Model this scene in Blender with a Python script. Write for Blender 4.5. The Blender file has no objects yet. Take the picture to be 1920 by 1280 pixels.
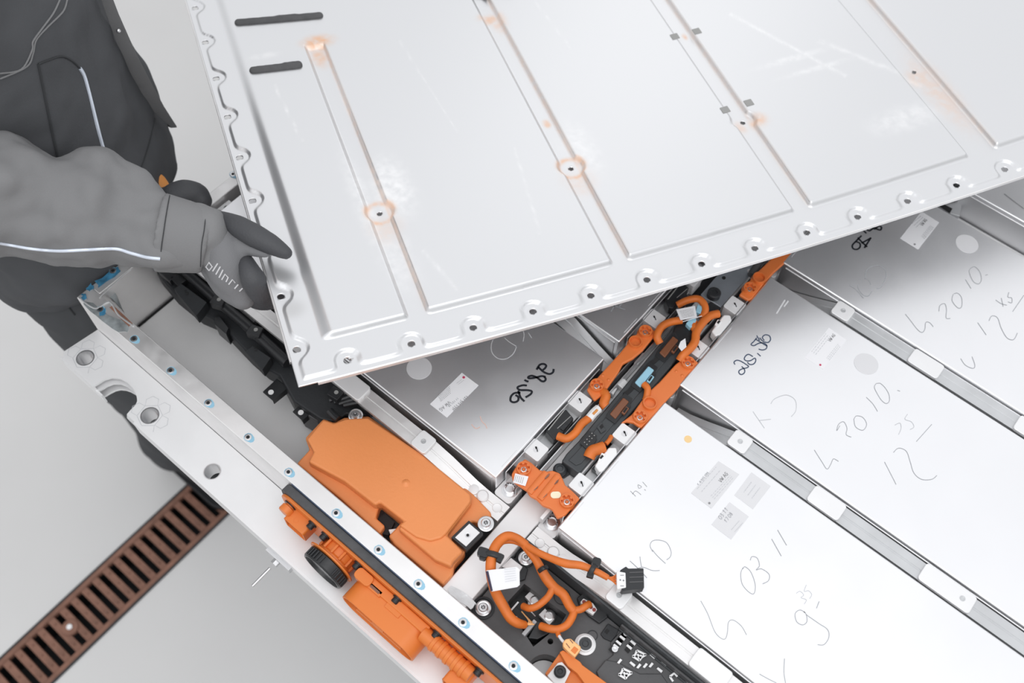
import bpy, bmesh, math, random
import numpy as np
from mathutils import Vector, Matrix, noise
random.seed(7); np.random.seed(7)
SC = bpy.context.scene
COL = SC.collection
# ------------------------------------------------------------------ camera
RM = np.array([[0.76788889, 0.64023385, 0.0211487],
               [0.56126942, -0.65653386, -0.50392453],
               [-0.3087447, 0.39882817, -0.86348874]])      # world -> camera (right, down, forward)
FPX = 1866.67
CP = np.array([0.20003446, -0.36128492, 1.13])
cam = bpy.data.cameras.new('camera'); camo = bpy.data.objects.new('camera', cam); COL.objects.link(camo)
m = Matrix.Identity(4)
for i in range(3):
    m[i][0] = RM[0][i]; m[i][1] = -RM[1][i]; m[i][2] = -RM[2][i]; m[i][3] = CP[i]
camo.matrix_world = m
cam.sensor_width = 36; cam.lens = 35.0; cam.clip_start = 0.02
cam.dof.use_dof = True; cam.dof.focus_distance = 1.22; cam.dof.aperture_fstop = 3.6
SC.camera = camo
# ------------------------------------------------------------------ light
w = bpy.data.worlds.new('world'); SC.world = w; w.use_nodes = True
nt = w.node_tree; bg = nt.nodes['Background']; bg.inputs[1].default_value = 1.0
# a bright white workshop: luminous ceiling, greyer walls, the same all round
tc = nt.nodes.new('ShaderNodeTexCoord'); sx = nt.nodes.new('ShaderNodeSeparateXYZ'); cr = nt.nodes.new('ShaderNodeValToRGB')
nt.links.new(tc.outputs['Generated'], sx.inputs[0]); nt.links.new(sx.outputs[2], cr.inputs[0]); nt.links.new(cr.outputs[0], bg.inputs[0])
el = cr.color_ramp.elements; el[0].position = 0.0; el[0].color = (.40, .40, .40, 1); el[1].position = .62; el[1].color = (.965, .975, 1.0, 1)
e = el.new(.18); e.color = (.60, .605, .61, 1); e = el.new(.40); e.color = (.92, .93, .95, 1)
def area(name, loc, target, sx, sy, power, color=(1, 1, 1)):
    l = bpy.data.lights.new(name, 'AREA'); l.shape = 'RECTANGLE'; l.size = sx; l.size_y = sy; l.energy = power; l.color = color
    o = bpy.data.objects.new(name, l); COL.objects.link(o); o.location = loc
    d = Vector(target) - Vector(loc); o.rotation_euler = d.to_track_quat('-Z', 'Y').to_euler(); return o
area('ceiling_light', (-2.1, 3.6, 2.6), (-.2, 0.6, 0), 1.2, 1.8, 3.0)
area('added_fill_light', (.55, -.75, 2.35), (-.2, .1, 0), 2.2, 2.0, 22)  # added fill from above the camera, lifts the dark bay floor
SC.cycles.diffuse_bounces = 8; SC.cycles.glossy_bounces = 8
SC.view_settings.view_transform = 'Standard'; SC.view_settings.look = 'None'
SC.view_settings.gamma = 1; SC.view_settings.exposure = 0.0; SC.view_settings.use_curve_mapping = False

# ------------------------------------------------------------------ helpers
def P(px, py, z=0.0):
    """the world point at height z that the photograph shows at this pixel"""
    d = RM.T @ np.array([(px - 960) / FPX, (py - 640) / FPX, 1.0])
    t = (z - CP[2]) / d[2]
    return Vector(CP + t * d)
ORG = {}
def thing(name, label, cat, loc=(0, 0, 0), group=None):
    o = bpy.data.objects.new(name, None); o.empty_display_size = .02; COL.objects.link(o)
    o.location = loc; ORG[o.name] = Vector(loc); o['label'] = label; o['category'] = cat
    if group: o['group'] = group
    return o
def tag(o, label, cat, group=None):
    o['label'] = label; o['category'] = cat
    if group: o['group'] = group
    return o
class G:
    def __init__(s): s.v = []; s.f = []
    def add(s, v, f):
        b = len(s.v); s.v += [tuple(p) for p in v]; s.f += [tuple(i + b for i in q) for q in f]; return s
    def prism(s, pts, z0, z1):
        """pts: xy outline; between heights z0 < z1"""
        n = len(pts)
        a = sum(pts[i][0] * pts[(i + 1) % n][1] - pts[(i + 1) % n][0] * pts[i][1] for i in range(n))
        if a < 0: pts = pts[::-1]
        v = [(p[0], p[1], z0) for p in pts] + [(p[0], p[1], z1) for p in pts]
        f = [tuple(range(n))[::-1], tuple(range(n, 2 * n))] + [(i, (i + 1) % n, n + (i + 1) % n, n + i) for i in range(n)]
        return s.add(v, f)
    def pp(s, px, ztop, h):
        """outline measured in the photograph, lying at height ztop, h deep"""
        return s.prism([P(x, y, ztop) for x, y in px], ztop - h, ztop)
    def box(s, x0, x1, y0, y1, z0, z1): return s.prism([(x0, y0), (x1, y0), (x1, y1), (x0, y1)], z0, z1)
    def cb(s, c, sx, sy, h, rot=0, top=True):
        z1 = c[2] if top else c[2] + h; ca, sa = math.cos(rot), math.sin(rot)
        return s.prism([(c[0] + ca * a * sx / 2 - sa * b * sy / 2, c[1] + sa * a * sx / 2 + ca * b * sy / 2) for a, b in ((-1, -1), (1, -1), (1, 1), (-1, 1))], z1 - h, z1)
    def rbox(s, c, sx, sy, h, r, n=4, rot=0):
        pts = []
        for q, (a, b) in enumerate(((1, 1), (-1, 1), (-1, -1), (1, -1))):
            for k in range(n + 1):
                t = math.pi / 2 * (q + k / n)
                pts.append((a * (sx / 2 - r) + r * math.cos(t), b * (sy / 2 - r) + r * math.sin(t)))
        ca, sa = math.cos(rot), math.sin(rot)
        return s.prism([(c[0] + ca * x - sa * y, c[1] + sa * x + ca * y) for x, y in pts], c[2] - h, c[2])
    def lathe(s, c, prof, seg=20, axis=(0, 0, 1)):
        """prof: list of (r, h) along axis from point c"""
        a = Vector(axis).normalized(); t = Vector((1, 0, 0)) if abs(a.x) < .8 else Vector((0, 1, 0))
        e1 = a.cross(t).normalized(); e2 = a.cross(e1); c = Vector(c); v = []; f = []
        for r, h in prof:
            for k in range(seg):
                th = 2 * math.pi * k / seg; v.append(c + a * h + (e1 * math.cos(th) + e2 * math.sin(th)) * max(r, 1e-5))
        for i in range(len(prof) - 1):
            for k in range(seg):
                k2 = (k + 1) % seg; f.append((i * seg + k, i * seg + k2, (i + 1) * seg + k2, (i + 1) * seg + k))
        if abs(prof[0][0] - prof[-1][0]) < .004 and abs(prof[0][1] - prof[-1][1]) < 1e-6 and len(prof) > 3:
            L = (len(prof) - 1) * seg; f += [(L + k, L + (k + 1) % seg, (k + 1) % seg, k) for k in range(seg)]
        else:
            f.append(tuple(range(seg))[::-1]); L = (len(prof) - 1) * seg; f.append(tuple(range(L, L + seg)))
        return s.add(v, f)
    def cyl(s, c, r, h, seg=20, axis=(0, 0, 1)): return s.lathe(c, [(r, 0), (r, h)], seg, axis)
    def tube(s, pts, r, seg=8, smooth=5, flat=1.0, caps=True):
        pts = [Vector(p) for p in pts]
        rs = r if isinstance(r, (list, tuple)) else [r] * len(pts)
        if smooth and len(pts) > 2: pts, rs = crom(pts, rs, smooth)
        v = []; f = []; n = len(pts); up = None
        for i, p in enumerate(pts):
            d = (pts[min(i + 1, n - 1)] - pts[max(i - 1, 0)]).normalized()
            if up is None:
                up = Vector((0, 0, 1)) if abs(d.z) < .9 else Vector((1, 0, 0))
            sd = d.cross(up); sd = sd.normalized() if sd.length > 1e-6 else Vector((1, 0, 0)); u2 = sd.cross(d).normalized(); up = u2
            for k in range(seg):
                th = 2 * math.pi * k / seg; v.append(p + sd * math.cos(th) * rs[i] + u2 * math.sin(th) * rs[i] * flat)
        for i in range(n - 1):
            for k in range(seg):
                k2 = (k + 1) % seg; f.append((i * seg + k, i * seg + k2, (i + 1) * seg + k2, (i + 1) * seg + k))
        if caps: f.append(tuple(range(seg))[::-1]); f.append(tuple(range((n - 1) * seg, n * seg)))
        return s.add(v, f)
    def ribbon(s, pts, wd, up=(0, 0, 1), smooth=5):
        pts = [Vector(p) for p in pts]; up = Vector(up)
        if smooth and len(pts) > 2: pts, _ = crom(pts, [1] * len(pts), smooth)
        v = []; f = []; n = len(pts)
        for i, p in enumerate(pts):
            d = (pts[min(i + 1, n - 1)] - pts[max(i - 1, 0)]); sd = d.cross(up)
            sd = sd.normalized() if sd.length > 1e-9 else Vector((1, 0, 0))
            v += [p + sd * wd / 2, p - sd * wd / 2]
        for i in range(n - 1): f.append((2 * i, 2 * i + 2, 2 * i + 3, 2 * i + 1))
        return s.add(v, f)
    def sph(s, c, r, seg=12, sz=1.0):
        prof = [(r * math.sin(math.pi * k / 8), -r * sz * math.cos(math.pi * k / 8)) for k in range(9)]
        return s.lathe(c, prof, seg)
def crom(pts, rs, n):
    o = []; ro = []
    for i in range(len(pts) - 1):
        p0 = pts[max(i - 1, 0)]; p1 = pts[i]; p2 = pts[i + 1]; p3 = pts[min(i + 2, len(pts) - 1)]
        for k in range(n):
            t = k / n
            o.append(0.5 * ((2 * p1) + (p2 - p0) * t + (2 * p0 - 5 * p1 + 4 * p2 - p3) * t * t + (3 * p1 - p0 - 3 * p2 + p3) * t ** 3)); ro.append(rs[i] + (rs[i + 1] - rs[i]) * t)
    o.append(pts[-1]); ro.append(rs[-1]); return o, ro
def obj(name, g, mat, parent=None, bevel=0, seg=2, smooth=True, loc=None, ang=35, label=None):
    me = bpy.data.meshes.new(name)
    org = ORG.get(parent.name, Vector()) if parent is not None else Vector(loc if loc is not None else (0, 0, 0))
    me.from_pydata([(p[0] - org.x, p[1] - org.y, p[2] - org.z) for p in g.v], [], g.f); me.validate()
    if isinstance(mat, (list, tuple)):
        for mm in mat: me.materials.append(mm)
    else: me.materials.append(mat)
    o = bpy.data.objects.new(name, me); COL.objects.link(o)
    if smooth:
        me.shade_smooth(); me.set_sharp_from_angle(angle=math.radians(ang))
    if bevel:
        b = o.modifiers.new('bevel', 'BEVEL'); b.width = bevel; b.segments = seg; b.limit_method = 'ANGLE'; b.angle_limit = math.radians(30); b.harden_normals = smooth
    if parent is not None: o.parent = parent
    else: o.location = org
    ORG[o.name] = org
    if label: o['label'] = label
    if name in ('handwriting', 'hexagon_print', 'printed_lines', 'glove_print', 'bolt_teeth', 'drive_star', 'socket_pins', 'grip_ribs', 'hole_shade'): o['kind'] = 'stuff'
    return o
def struct(name, g, mat, **k):
    o = obj(name, g, mat, **k); o['kind'] = 'structure'; return o
def copy_tree(o, parent=None, off=None):
    c = o.copy(); COL.objects.link(c)
    if parent is not None: c.parent = parent
    ORG[c.name] = ORG[o.name]
    for ch in list(o.children):
        copy_tree(ch, c)
    return c
def rows(o, offs, keep=True):
    """copies of one part at several offsets from the first"""
    for d in offs:
        c = o.copy(); COL.objects.link(c); c.location = o.location + Vector(d)
        ORG[c.name] = ORG[o.name]
        for ch in list(o.children):
            k = ch.copy(); COL.objects.link(k); k.parent = c
def meshify(o, res=.005, sm=4):
    r = o.modifiers.new('remesh', 'REMESH'); r.mode = 'VOXEL'; r.voxel_size = res; r.use_smooth_shade = True
    s = o.modifiers.new('smooth', 'SMOOTH'); s.iterations = sm; s.factor = .6
    return o

# ------------------------------------------------------------------ materials
def mat(name, col, rough=.5, metal=0, bump=0, bscale=200, spec=.5, var=0, vscale=8, stretch=None, rvar=0, sub=0):
    m = bpy.data.materials.new(name); m.use_nodes = True; nt = m.node_tree; b = nt.nodes['Principled BSDF']
    b.inputs['Base Color'].default_value = (*col, 1); b.inputs['Roughness'].default_value = rough; b.inputs['Metallic'].default_value = metal
    b.inputs['Specular IOR Level'].default_value = spec
    tc = nt.nodes.new('ShaderNodeTexCoord'); mp = nt.nodes.new('ShaderNodeMapping'); nt.links.new(tc.outputs['Object'], mp.inputs[0])
    if stretch: mp.inputs['Scale'].default_value = stretch
    if var:
        n = nt.nodes.new('ShaderNodeTexNoise'); n.inputs['Scale'].default_value = vscale; n.inputs['Detail'].default_value = 5; nt.links.new(mp.outputs[0], n.inputs[0])
        r = nt.nodes.new('ShaderNodeMapRange'); r.inputs[1].default_value = .3; r.inputs[2].default_value = .7; r.inputs[3].default_value = 1 - var; r.inputs[4].default_value = 1 + var
        nt.links.new(n.outputs[0], r.inputs[0])
        mx = nt.nodes.new('ShaderNodeVectorMath'); mx.operation = 'SCALE'; mx.inputs[0].default_value = col; nt.links.new(r.outputs[0], mx.inputs['Scale']); nt.links.new(mx.outputs[0], b.inputs['Base Color'])
    if rvar:
        n = nt.nodes.new('ShaderNodeTexNoise'); n.inputs['Scale'].default_value = vscale * 3; n.inputs['Detail'].default_value = 6; nt.links.new(mp.outputs[0], n.inputs[0])
        r = nt.nodes.new('ShaderNodeMapRange'); r.inputs[1].default_value = .3; r.inputs[2].default_value = .7; r.inputs[3].default_value = rough - rvar; r.inputs[4].default_value = rough + rvar
        nt.links.new(n.outputs[0], r.inputs[0]); nt.links.new(r.outputs[0], b.inputs['Roughness'])
    if bump:
        n = nt.nodes.new('ShaderNodeTexNoise'); n.inputs['Scale'].default_value = bscale; n.inputs['Detail'].default_value = 4; nt.links.new(mp.outputs[0], n.inputs[0])
        bp = nt.nodes.new('ShaderNodeBump'); bp.inputs['Strength'].default_value = bump; bp.inputs['Distance'].default_value = .001; nt.links.new(n.outputs[0], bp.inputs['Height']); nt.links.new(bp.outputs[0], b.inputs['Normal'])
    return m
M = {}
M['floor'] = mat('floor_paint', (.655, .65, .642), .5, 0, .1, 40, var=.05, vscale=1.3)
M['alu'] = mat('raw_aluminium', (.86, .85, .845), .42, .75, .15, 90, var=.05, vscale=14, rvar=.08)
M['alu_matt'] = mat('milled_aluminium', (.85, .85, .855), .5, .35, .1, 120, var=.04, vscale=10)
M['alu_grey'] = mat('dull_aluminium', (.62, .63, .64), .45, .8, .1, 80, var=.08, vscale=20)
M['tray'] = mat('tray_aluminium', (.90, .90, .90), .5, .1, .15, 60, var=.06, vscale=6)
M['module'] = mat('module_case', (.93, .932, .945), .40, 1, .03, 60, var=.02, vscale=5, rvar=.03)
M['module_side'] = mat('module_side', (.66, .66, .67), .38, .9, .1, 90, var=.05, vscale=10)
M['steel'] = mat('zinc_steel', (.72, .72, .73), .28, 1, .1, 200)
M['zinc'] = mat('zinc_plate', (.62, .68, .74), .32, .9, .1, 60, var=.12, vscale=25)
M['orange'] = mat('orange_cover', (.79, .275, .088), .42, 0, .25, 260, var=.03, vscale=12)
M['orange_bar'] = mat('orange_busbar', (.74, .19, .045), .33, 0, .1, 200)
M['orange_plug'] = mat('orange_connector', (.74, .205, .038), .4, 0, .1, 200)
M['tape'] = mat('orange_tape', (.68, .165, .022), .48, 0, .6, 120, var=.08, vscale=60)
M['peach'] = mat('pale_orange_plastic', (.95, .52, .22), .4)
M['tan'] = mat('tan_leather', (.75, .30, .07), .6)
M['black'] = mat('black_plastic', (.018, .019, .021), .35, 0, .2, 150)
M['blackm'] = mat('black_matt', (.022, .024, .027), .55, 0, .3, 200)
M['dgrey'] = mat('dark_grey_plastic', (.085, .085, .088), .5, 0, .3, 180, var=.08, vscale=20)
M['bms'] = mat('controller_case', (.045, .05, .054), .38, 0, .1, 120)
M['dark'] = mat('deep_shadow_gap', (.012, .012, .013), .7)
M['brown'] = mat('brown_connector', (.20, .075, .035), .3)
M['blue'] = mat('light_blue_connector', (.33, .60, .74), .35)
M['white'] = mat('white_plastic', (.86, .86, .86), .4)
M['paper'] = mat('white_sticker', (.84, .84, .86), .5)
M['ink'] = mat('print_grey', (.25, .25, .26), .6)
M['marker'] = mat('black_marker', (.012, .014, .02), .4)
M['marker_blue'] = mat('dark_blue_marker', (.05, .075, .13), .4)
M['pencil'] = mat('thin_grey_marker', (.40, .41, .43), .5)
M['pencil2'] = mat('faint_grey_marker', (.55, .56, .58), .45)
M['red'] = mat('red_dot', (.55, .05, .12), .5)
M['greydot'] = mat('grey_sticker', (.70, .70, .715), .5)
M['yellow'] = mat('amber_dot', (.88, .62, .30), .5)
M['cream'] = mat('cream_sticker', (.88, .80, .58), .5)
M['bluepaint'] = mat('blue_sealant', (.05, .20, .34), .4, 0, .6, 100, var=.5, vscale=90)
M['sealant'] = mat('grey_sealant', (.33, .36, .37), .35, .3, .8, 90, var=.4, vscale=70)
M['weld'] = mat('weld_grey', (.66, .67, .68), .4, .5, .8, 110, var=.12, vscale=60)
M['foam'] = mat('dark_foam', (.085, .085, .088), .75, 0, .8, 160, var=.15, vscale=60)
M['pad'] = mat('grey_pad', (.32, .32, .31), .6)
M['rust'] = mat('rust_brown', (.23, .115, .08), .8, 0, .4, 90, var=.25, vscale=30)
M['draindark'] = mat('drain_near_black', (.02, .022, .025), .6)  # even near-black for the whole drain channel
M['jacket'] = mat('grey_workwear', (.085, .088, .094), .85, 0, .35, 900, var=.06, vscale=6, spec=.2)
M['sleeve'] = mat('grey_sleeve', (.225, .226, .23), .85, 0, .35, 900, var=.05, vscale=6, spec=.2)
M['trouser'] = mat('grey_trousers', (.075, .078, .083), .85, 0, .35, 900, var=.08, vscale=7, spec=.2)
M['glove'] = mat('dark_glove_coating', (.062, .064, .07), .6, 0, .5, 400)
M['gloveb'] = mat('grey_glove_knit', (.20, .202, .21), .85, 0, .5, 500)
M['piping'] = mat('reflective_piping', (.72, .78, .88), .35, .2)
M['bluemark'] = mat('light_blue_paint', (.30, .56, .72), .5)
M['seam'] = mat('seam_thread', (.035, .037, .04), .8)
M['skin'] = mat('skin', (.62, .40, .30), .5)
M['hair'] = mat('hair', (.06, .045, .035), .6)
M['table'] = mat('blue_grey_lift', (.20, .23, .27), .5)

# ------------------------------------------------------------------ strokes and lettering
FONT = {
 '0': [[(.5, 1), (.15, .85), (.05, .45), (.2, .05), (.5, 0), (.85, .3), (.9, .7), (.5, 1)]],
 '1': [[(.2, .65), (.6, 1), (.5, .5), (.4, 0)]],
 '2': [[(.1, .75), (.25, 1), (.65, 1), (.75, .7), (.35, .15), (.1, .05), (.2, .22), (.5, .05), (.95, .15)]],
 '3': [[(.15, .95), (.6, 1), (.65, .75), (.35, .55), (.75, .4), (.65, .05), (.15, .0)]],
 '4': [[(.45, 1), (.1, .4), (.85, .35)], [(.65, .65), (.55, -.1)]],
 '5': [[(.3, .95), (.2, .55), (.6, .6), (.75, .25), (.4, -.05), (.05, .1)], [(.3, .97), (.85, 1.05)]],
 '6': [[(.7, 1.05), (.25, .65), (.1, .25), (.35, 0), (.75, .15), (.7, .45), (.3, .4), (.12, .25)]],
 '8': [[(.75, .85), (.4, 1), (.15, .8), (.35, .55), (.8, .3), (.6, .0), (.2, .05), (.2, .3), (.65, .6), (.75, .85)]],
 '9': [[(.7, .9), (.3, 1), (.15, .7), (.4, .5), (.75, .8), (.8, .3), (.55, -.25), (.2, -.3)]],
 ',': [[(.3, .15), (.2, -.2)]], '.': [[(.3, .05), (.36, .02)]],
 'K': [[(.2, 1), (.15, 0)], [(.9, .95), (.2, .45), (.85, .0)]],
 'D': [[(.2, .95), (.2, 0)], [(.05, 1), (.6, 1), (.95, .6), (.8, .15), (.2, 0)]],
 'v': [[(.0, .7), (.35, 0), (.8, .9)]], 'h': [[(.15, 1), (.15, 0)], [(.15, .4), (.5, .55), (.6, 0)]],
 'e': [[(.15, .3), (.7, .4), (.4, .6), (.15, .3), (.4, 0), (.75, .1)]], 'i': [[(.4, .5), (.4, 0)]],
 'G': [[(.85, .85), (.45, 1), (.1, .6), (.2, .1), (.6, 0), (.85, .4), (.5, .45)]], 'A': [[(.1, 0), (.5, 1), (.9, 0)], [(.25, .4), (.75, .4)]],
 'V': [[(.1, 1), (.5, 0), (.9, 1)]], 'W': [[(0, 1), (.25, 0), (.5, .8), (.75, 0), (1, 1)]],
 'F': [[(.8, 1), (.2, 1), (.2, 0)], [(.2, .5), (.65, .5)]], 'J': [[(.7, 1), (.7, .2), (.4, 0), (.15, .15)]],
 '7': [[(.1, 1), (.85, 1), (.4, 0)]], '_': [[(-.1, -.05), (1.0, .05)]], ' ': [],
 'y': [[(.1, .6), (.45, .1)], [(.85, .65), (.3, -.35)]],
}
def write(g, text, p0, ex, h, z=None, wd=.001, adv=.8, slant=0.0, jit=.04, up=None, smooth=4):
    """handwriting: p0 start point, ex unit reading direction"""
    p0 = Vector(p0); ex = Vector(ex).normalized(); ey = Vector(up).normalized() if up else Vector((-ex.y, ex.x, 0))
    n = ex.cross(ey); x = 0
    for ch in text:
        for st in FONT.get(ch, []):
            pts = [p0 + ex * (h * (.7 * (a + slant * b) + x)) + ey * h * (b + random.uniform(-jit, jit)) for a, b in st]
            g.ribbon(pts, wd, n, smooth if len(pts) > 2 else 0)
        x += adv * (.45 if ch in ',. ' else 1)
    return g
def strokes(g, lines, z, wd, smooth=5):
    for l in lines: g.ribbon([P(x, y, z) for x, y in l], wd, (0, 0, 1), smooth)
    return g

# ------------------------------------------------------------------ setting: floor with a drain channel
FZ = -.95
g = G(); g.box(-6, -.857, -4, 6, FZ - .05, FZ); g.box(-.733, 6, -4, 6, FZ - .05, FZ); g.box(-.857, -.733, 1.2, 6, FZ - .05, FZ); g.box(-.857, -.733, -4, -1.3, FZ - .05, FZ)
struct('floor', g, M['floor'], smooth=False)
dr = thing('floor_drain', 'rusty brown slotted drain grate set in the pale floor', 'drain grate', (-.795, 0, FZ))
g = G(); g.box(-.857, -.852, -1.3, 1.2, FZ - .10, FZ + .002); g.box(-.738, -.733, -1.3, 1.2, FZ - .10, FZ + .002); g.box(-.857, -.733, -1.3, 1.2, FZ - .11, FZ - .10)
obj('channel', g, M['draindark'], dr, smooth=False)
for x0, x1 in ((-.852, -.841), (-.749, -.738)):
    g = G(); g.box(x0, x1, -1.3, 1.2, FZ - .012, FZ + .003); obj('side_strip', g, M['rust'], dr, .002)
g = G(); g.box(-.841, -.749, -1.283, -1.268, FZ - .012, FZ + .002)
for k in range(3): g.cyl((-.826 + k * .031, -1.2755, FZ + .002), .0022, .0025, 8)
b0 = obj('grate_bar', g, M['rust'], dr, .0025)
rows(b0, [(0, .0277 * k, 0) for k in range(1, 87)])
g = G(); g.cyl((-.797, P(133, 1177, FZ).y, FZ - .006), .017, .012, 16); bo = obj('screw_boss', g, M['rust'], dr, .002)
g = G(); g.cyl((-.797, P(133, 1177, FZ).y, FZ + .006), .006, .003, 12); obj('screw', g, M['alu_matt'], dr, .001)

# ------------------------------------------------------------------ lift table under the pack (out of view)
lt = thing('lift_table', 'blue grey lift table carrying the battery housing', 'table', (-.1, .6, FZ))
g = G(); g.box(-.58, .58, -.08, .98, -.26, -.172); obj('platform', g, M['table'], lt, .004)
for x in (-.45, .5):
    for y in (.08, .9):
        g = G(); g.box(x - .03, x + .03, y - .03, y + .03, FZ, -.26); obj('leg', g, M['table'], lt, .003)

# ------------------------------------------------------------------ battery housing
X0, X1, Y1 = -.690, .66, 1.06
hs = thing('battery_housing', 'open aluminium battery housing frame with drilled outer flange along its front rail', 'battery frame', (-.1, .5, -.17))
g = G(); g.box(X0, X1, -.1648, -.1418, -.155, 0)
obj('front_rail', g, M['alu'], hs, .0015)
g = G(); g.box(X0, X0 + .0185, -.1418, Y1, -.155, -.0005); obj('end_rail', g, M['alu'], hs, .0015)
g = G(); g.box(X1 - .027, X1, -.1418, Y1, -.155, 0); obj('end_rail', g, M['alu'], hs, .0015)
g = G(); g.box(X0, X1, Y1, Y1 + .025, -.155, 0); obj('back_rail', g, M['alu'], hs, .0015)
g = G(); g.box(X0 + .02, X1 - .02, -.15, Y1 + .01, -.165, -.112); obj('tray_floor', g, M['tray'], hs)
g = G(); g.box(-.6713, -.6680, -.119, -.050, -.1118, -.1105); obj('floor_seam', g, M['dark'], hs, smooth=False)
# flange: three stacked skins, cut by the notch, with drilled holes
def seq(a, b, n): return [(a[0] + (b[0] - a[0]) * i / n, a[1] + (b[1] - a[1]) * i / n) for i in range(n + 1)]
yo = -.2245; yi = -.1655
n_top = [(176, 723), (186, 717), (195, 711), (209, 707), (225, 709), (238, 716), (249, 727), (255, 738), (257, 748)]
n_bot = [(191, 745), (198, 741), (206, 736), (216, 731), (225, 729), (235, 730), (244, 733), (253, 738), (257, 744), (257, 752), (254, 759), (245, 768), (238, 776), (238, 783)]
def flange(zt, h, notch, zn):
    nt = [P(x, y, zn) for x, y in notch]
    pts = [(X0 + .003, yi), (X0 - .004, yo + .006), (X0 + .004, yo), (nt[0].x - .004, yo)] + [(p.x, max(p.y, yo)) for p in nt]
    e = P(265, 808, zn); pts += [(nt[-1].x + .01, yo - .0), (X1, yo), (X1, yi)]
    gg = G(); gg.prism(pts, zt - h, zt); return gg
holes = [(160, 671), (281, 779), (398, 884)]
def cutter(x, y, r, z):
    p = P(x, y, z); gg = G(); gg.cyl((p.x, p.y, -.2), r, .16, 32); me = bpy.data.meshes.new('cut'); me.from_pydata(gg.v, [], gg.f); return me
def boolcut(o, gg):
    me = bpy.data.meshes.new('cut'); me.from_pydata(gg.v, [], gg.f)
    c = bpy.data.objects.new('cut', me); COL.objects.link(c)
    c.location = (0, 0, 0)
    bpy.context.view_layer.update()
    md = o.modifiers.new('b', 'BOOLEAN'); md.operation = 'DIFFERENCE'; md.solver = 'EXACT'; md.object = c
    dg = bpy.context.evaluated_depsgraph_get(); ne = bpy.data.meshes.new_from_object(o.evaluated_get(dg))
    o.modifiers.clear(); o.data = ne; ne.name = o.name
    bpy.data.objects.remove(c); bpy.data.meshes.remove(me)
HR = [.0125, .0125, .0115]
cg = G()
for (x, y), r in zip(holes, HR):
    p = P(x, y, -.08); cg.cyl((p.x, p.y, -.2), r, .2, 32)
n_mid = n_bot
fo = flange(-.080, .004, n_top + n_bot[9:], -.08); o = obj('flange_skin', fo, M['alu_matt'], hs, smooth=False); boolcut(o, cg)
fo = flange(-.108, .004, n_bot, -.108); o = obj('flange_skin', fo, M['alu_matt'], hs, smooth=False); boolcut(o, cg)
fo = flange(-.092, .003, [(x * .55 + a * .45, y * .55 + b * .45) for (x, y), (a, b) in zip(n_top, n_bot)] + n_bot[9:], -.09); o = obj('flange_web', fo, M['alu_matt'], hs, smooth=False); boolcut(o, cg)
ntl = P(176, 723, -.08).x; ntr = P(240, 781, -.08).x
g = G(); g.box(X0 - .002, ntl, yo - .0025, yo, -.112, -.0803); g.box(ntr + .012, X1, yo - .0025, yo, -.112, -.0803)
g.box(ntl, ntl + .012, yo - .0025, yo, -.112, -.092)
obj('flange_edge', g, M['alu_matt'], hs)
g = G(); g.box(ntr + .014, X1, yo + .006, yi - .004, -.107, -.085); cg2 = cg; o = obj('flange_hollow_shade', g, M['dark'], hs, smooth=False); boolcut(o, cg)  # near-black block added as the shade inside the hollow flange
# bushings with faint hexagon marks around the holes
for (x, y), r in zip(holes[:2], HR):
    p = P(x, y, -.08)
    g = G(); g.lathe((p.x, p.y, -.112), [(r, 0), (r, .0325), (r - .0015, .0325), (r - .0015, 0)], 32)
    obj('bushing', g, M['steel'], hs)
    g = G()
    for k in range(6):
        a0 = k * math.pi / 3 + .2; R = .0165
        hx = [Vector((p.x + .0195 * math.cos(a0) + .0095 * math.cos(a0 + j * math.pi / 3), p.y + .0195 * math.sin(a0) + .0095 * math.sin(a0 + j * math.pi / 3), -.0796)) for j in range(7)]
        hx = [q for q in hx if (q - Vector((p.x, p.y, q.z))).length > r + .001 and q.y > yo + .002]
        if len(hx) > 1: g.ribbon(hx, .0006, (0, 0, 1), 0)
    obj('hexagon_print', g, M['pencil2'], hs)
p = P(*holes[2], -.08)
g = G(); g.lathe((p.x, p.y, -.108), [(HR[2], 0), (HR[2], .0285), (HR[2] - .0012, .0285), (HR[2] - .0012, 0)], 32); obj('bushing', g, M['steel'], hs)
# threaded inserts on the front rail and end rail, each with a blue paint mark
def insert_geo(c):
    g = G(); g.lathe(c, [(.0046, 0), (.0046, .0009), (.0033, .0012), (.0024, .0012), (.0022, .0006), (.0001, .0006)], 20); return g
xs = [P(x, y, 0).x for x, y in ((252, 635), (321, 694), (391, 755), (465, 820), (542, 884), (629, 963), (709, 1031), (783, 1096), (867, 1168), (963, 1248))] + [.135, .21, .28, .35]
c0 = (xs[0], -.157, 0); i0 = obj('rail_insert', insert_geo(c0), M['steel'], hs)
g = G(); g.cyl((c0[0], c0[1], .0007), .0021, .0008, 10); d0 = obj('insert_bore', g, M['dark'], i0)
g = G()
gp = [(c0[0] + .0058 * math.cos(t) * (1.6 if -1 < t < 1 else 1), c0[1] + .0056 * math.sin(t) + .0004) for t in [i * .5 - 3.1 for i in range(12)]]
g.prism(gp, .0001, .0003); obj('paint_mark', g, M['bluemark'], i0, smooth=False)
rows(i0, [(x - xs[0], 0, 0) for x in xs[1:]])
p1 = P(212, 508, 0); rows(i0, [(p1.x - xs[0], p1.y + .157, 0), (P(437, 327, 0).x - xs[0], P(437, 327, 0).y + .157, 0), (P(188, 580, 0).x - xs[0], P(188, 580, 0).y + .157, 0)])
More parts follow.
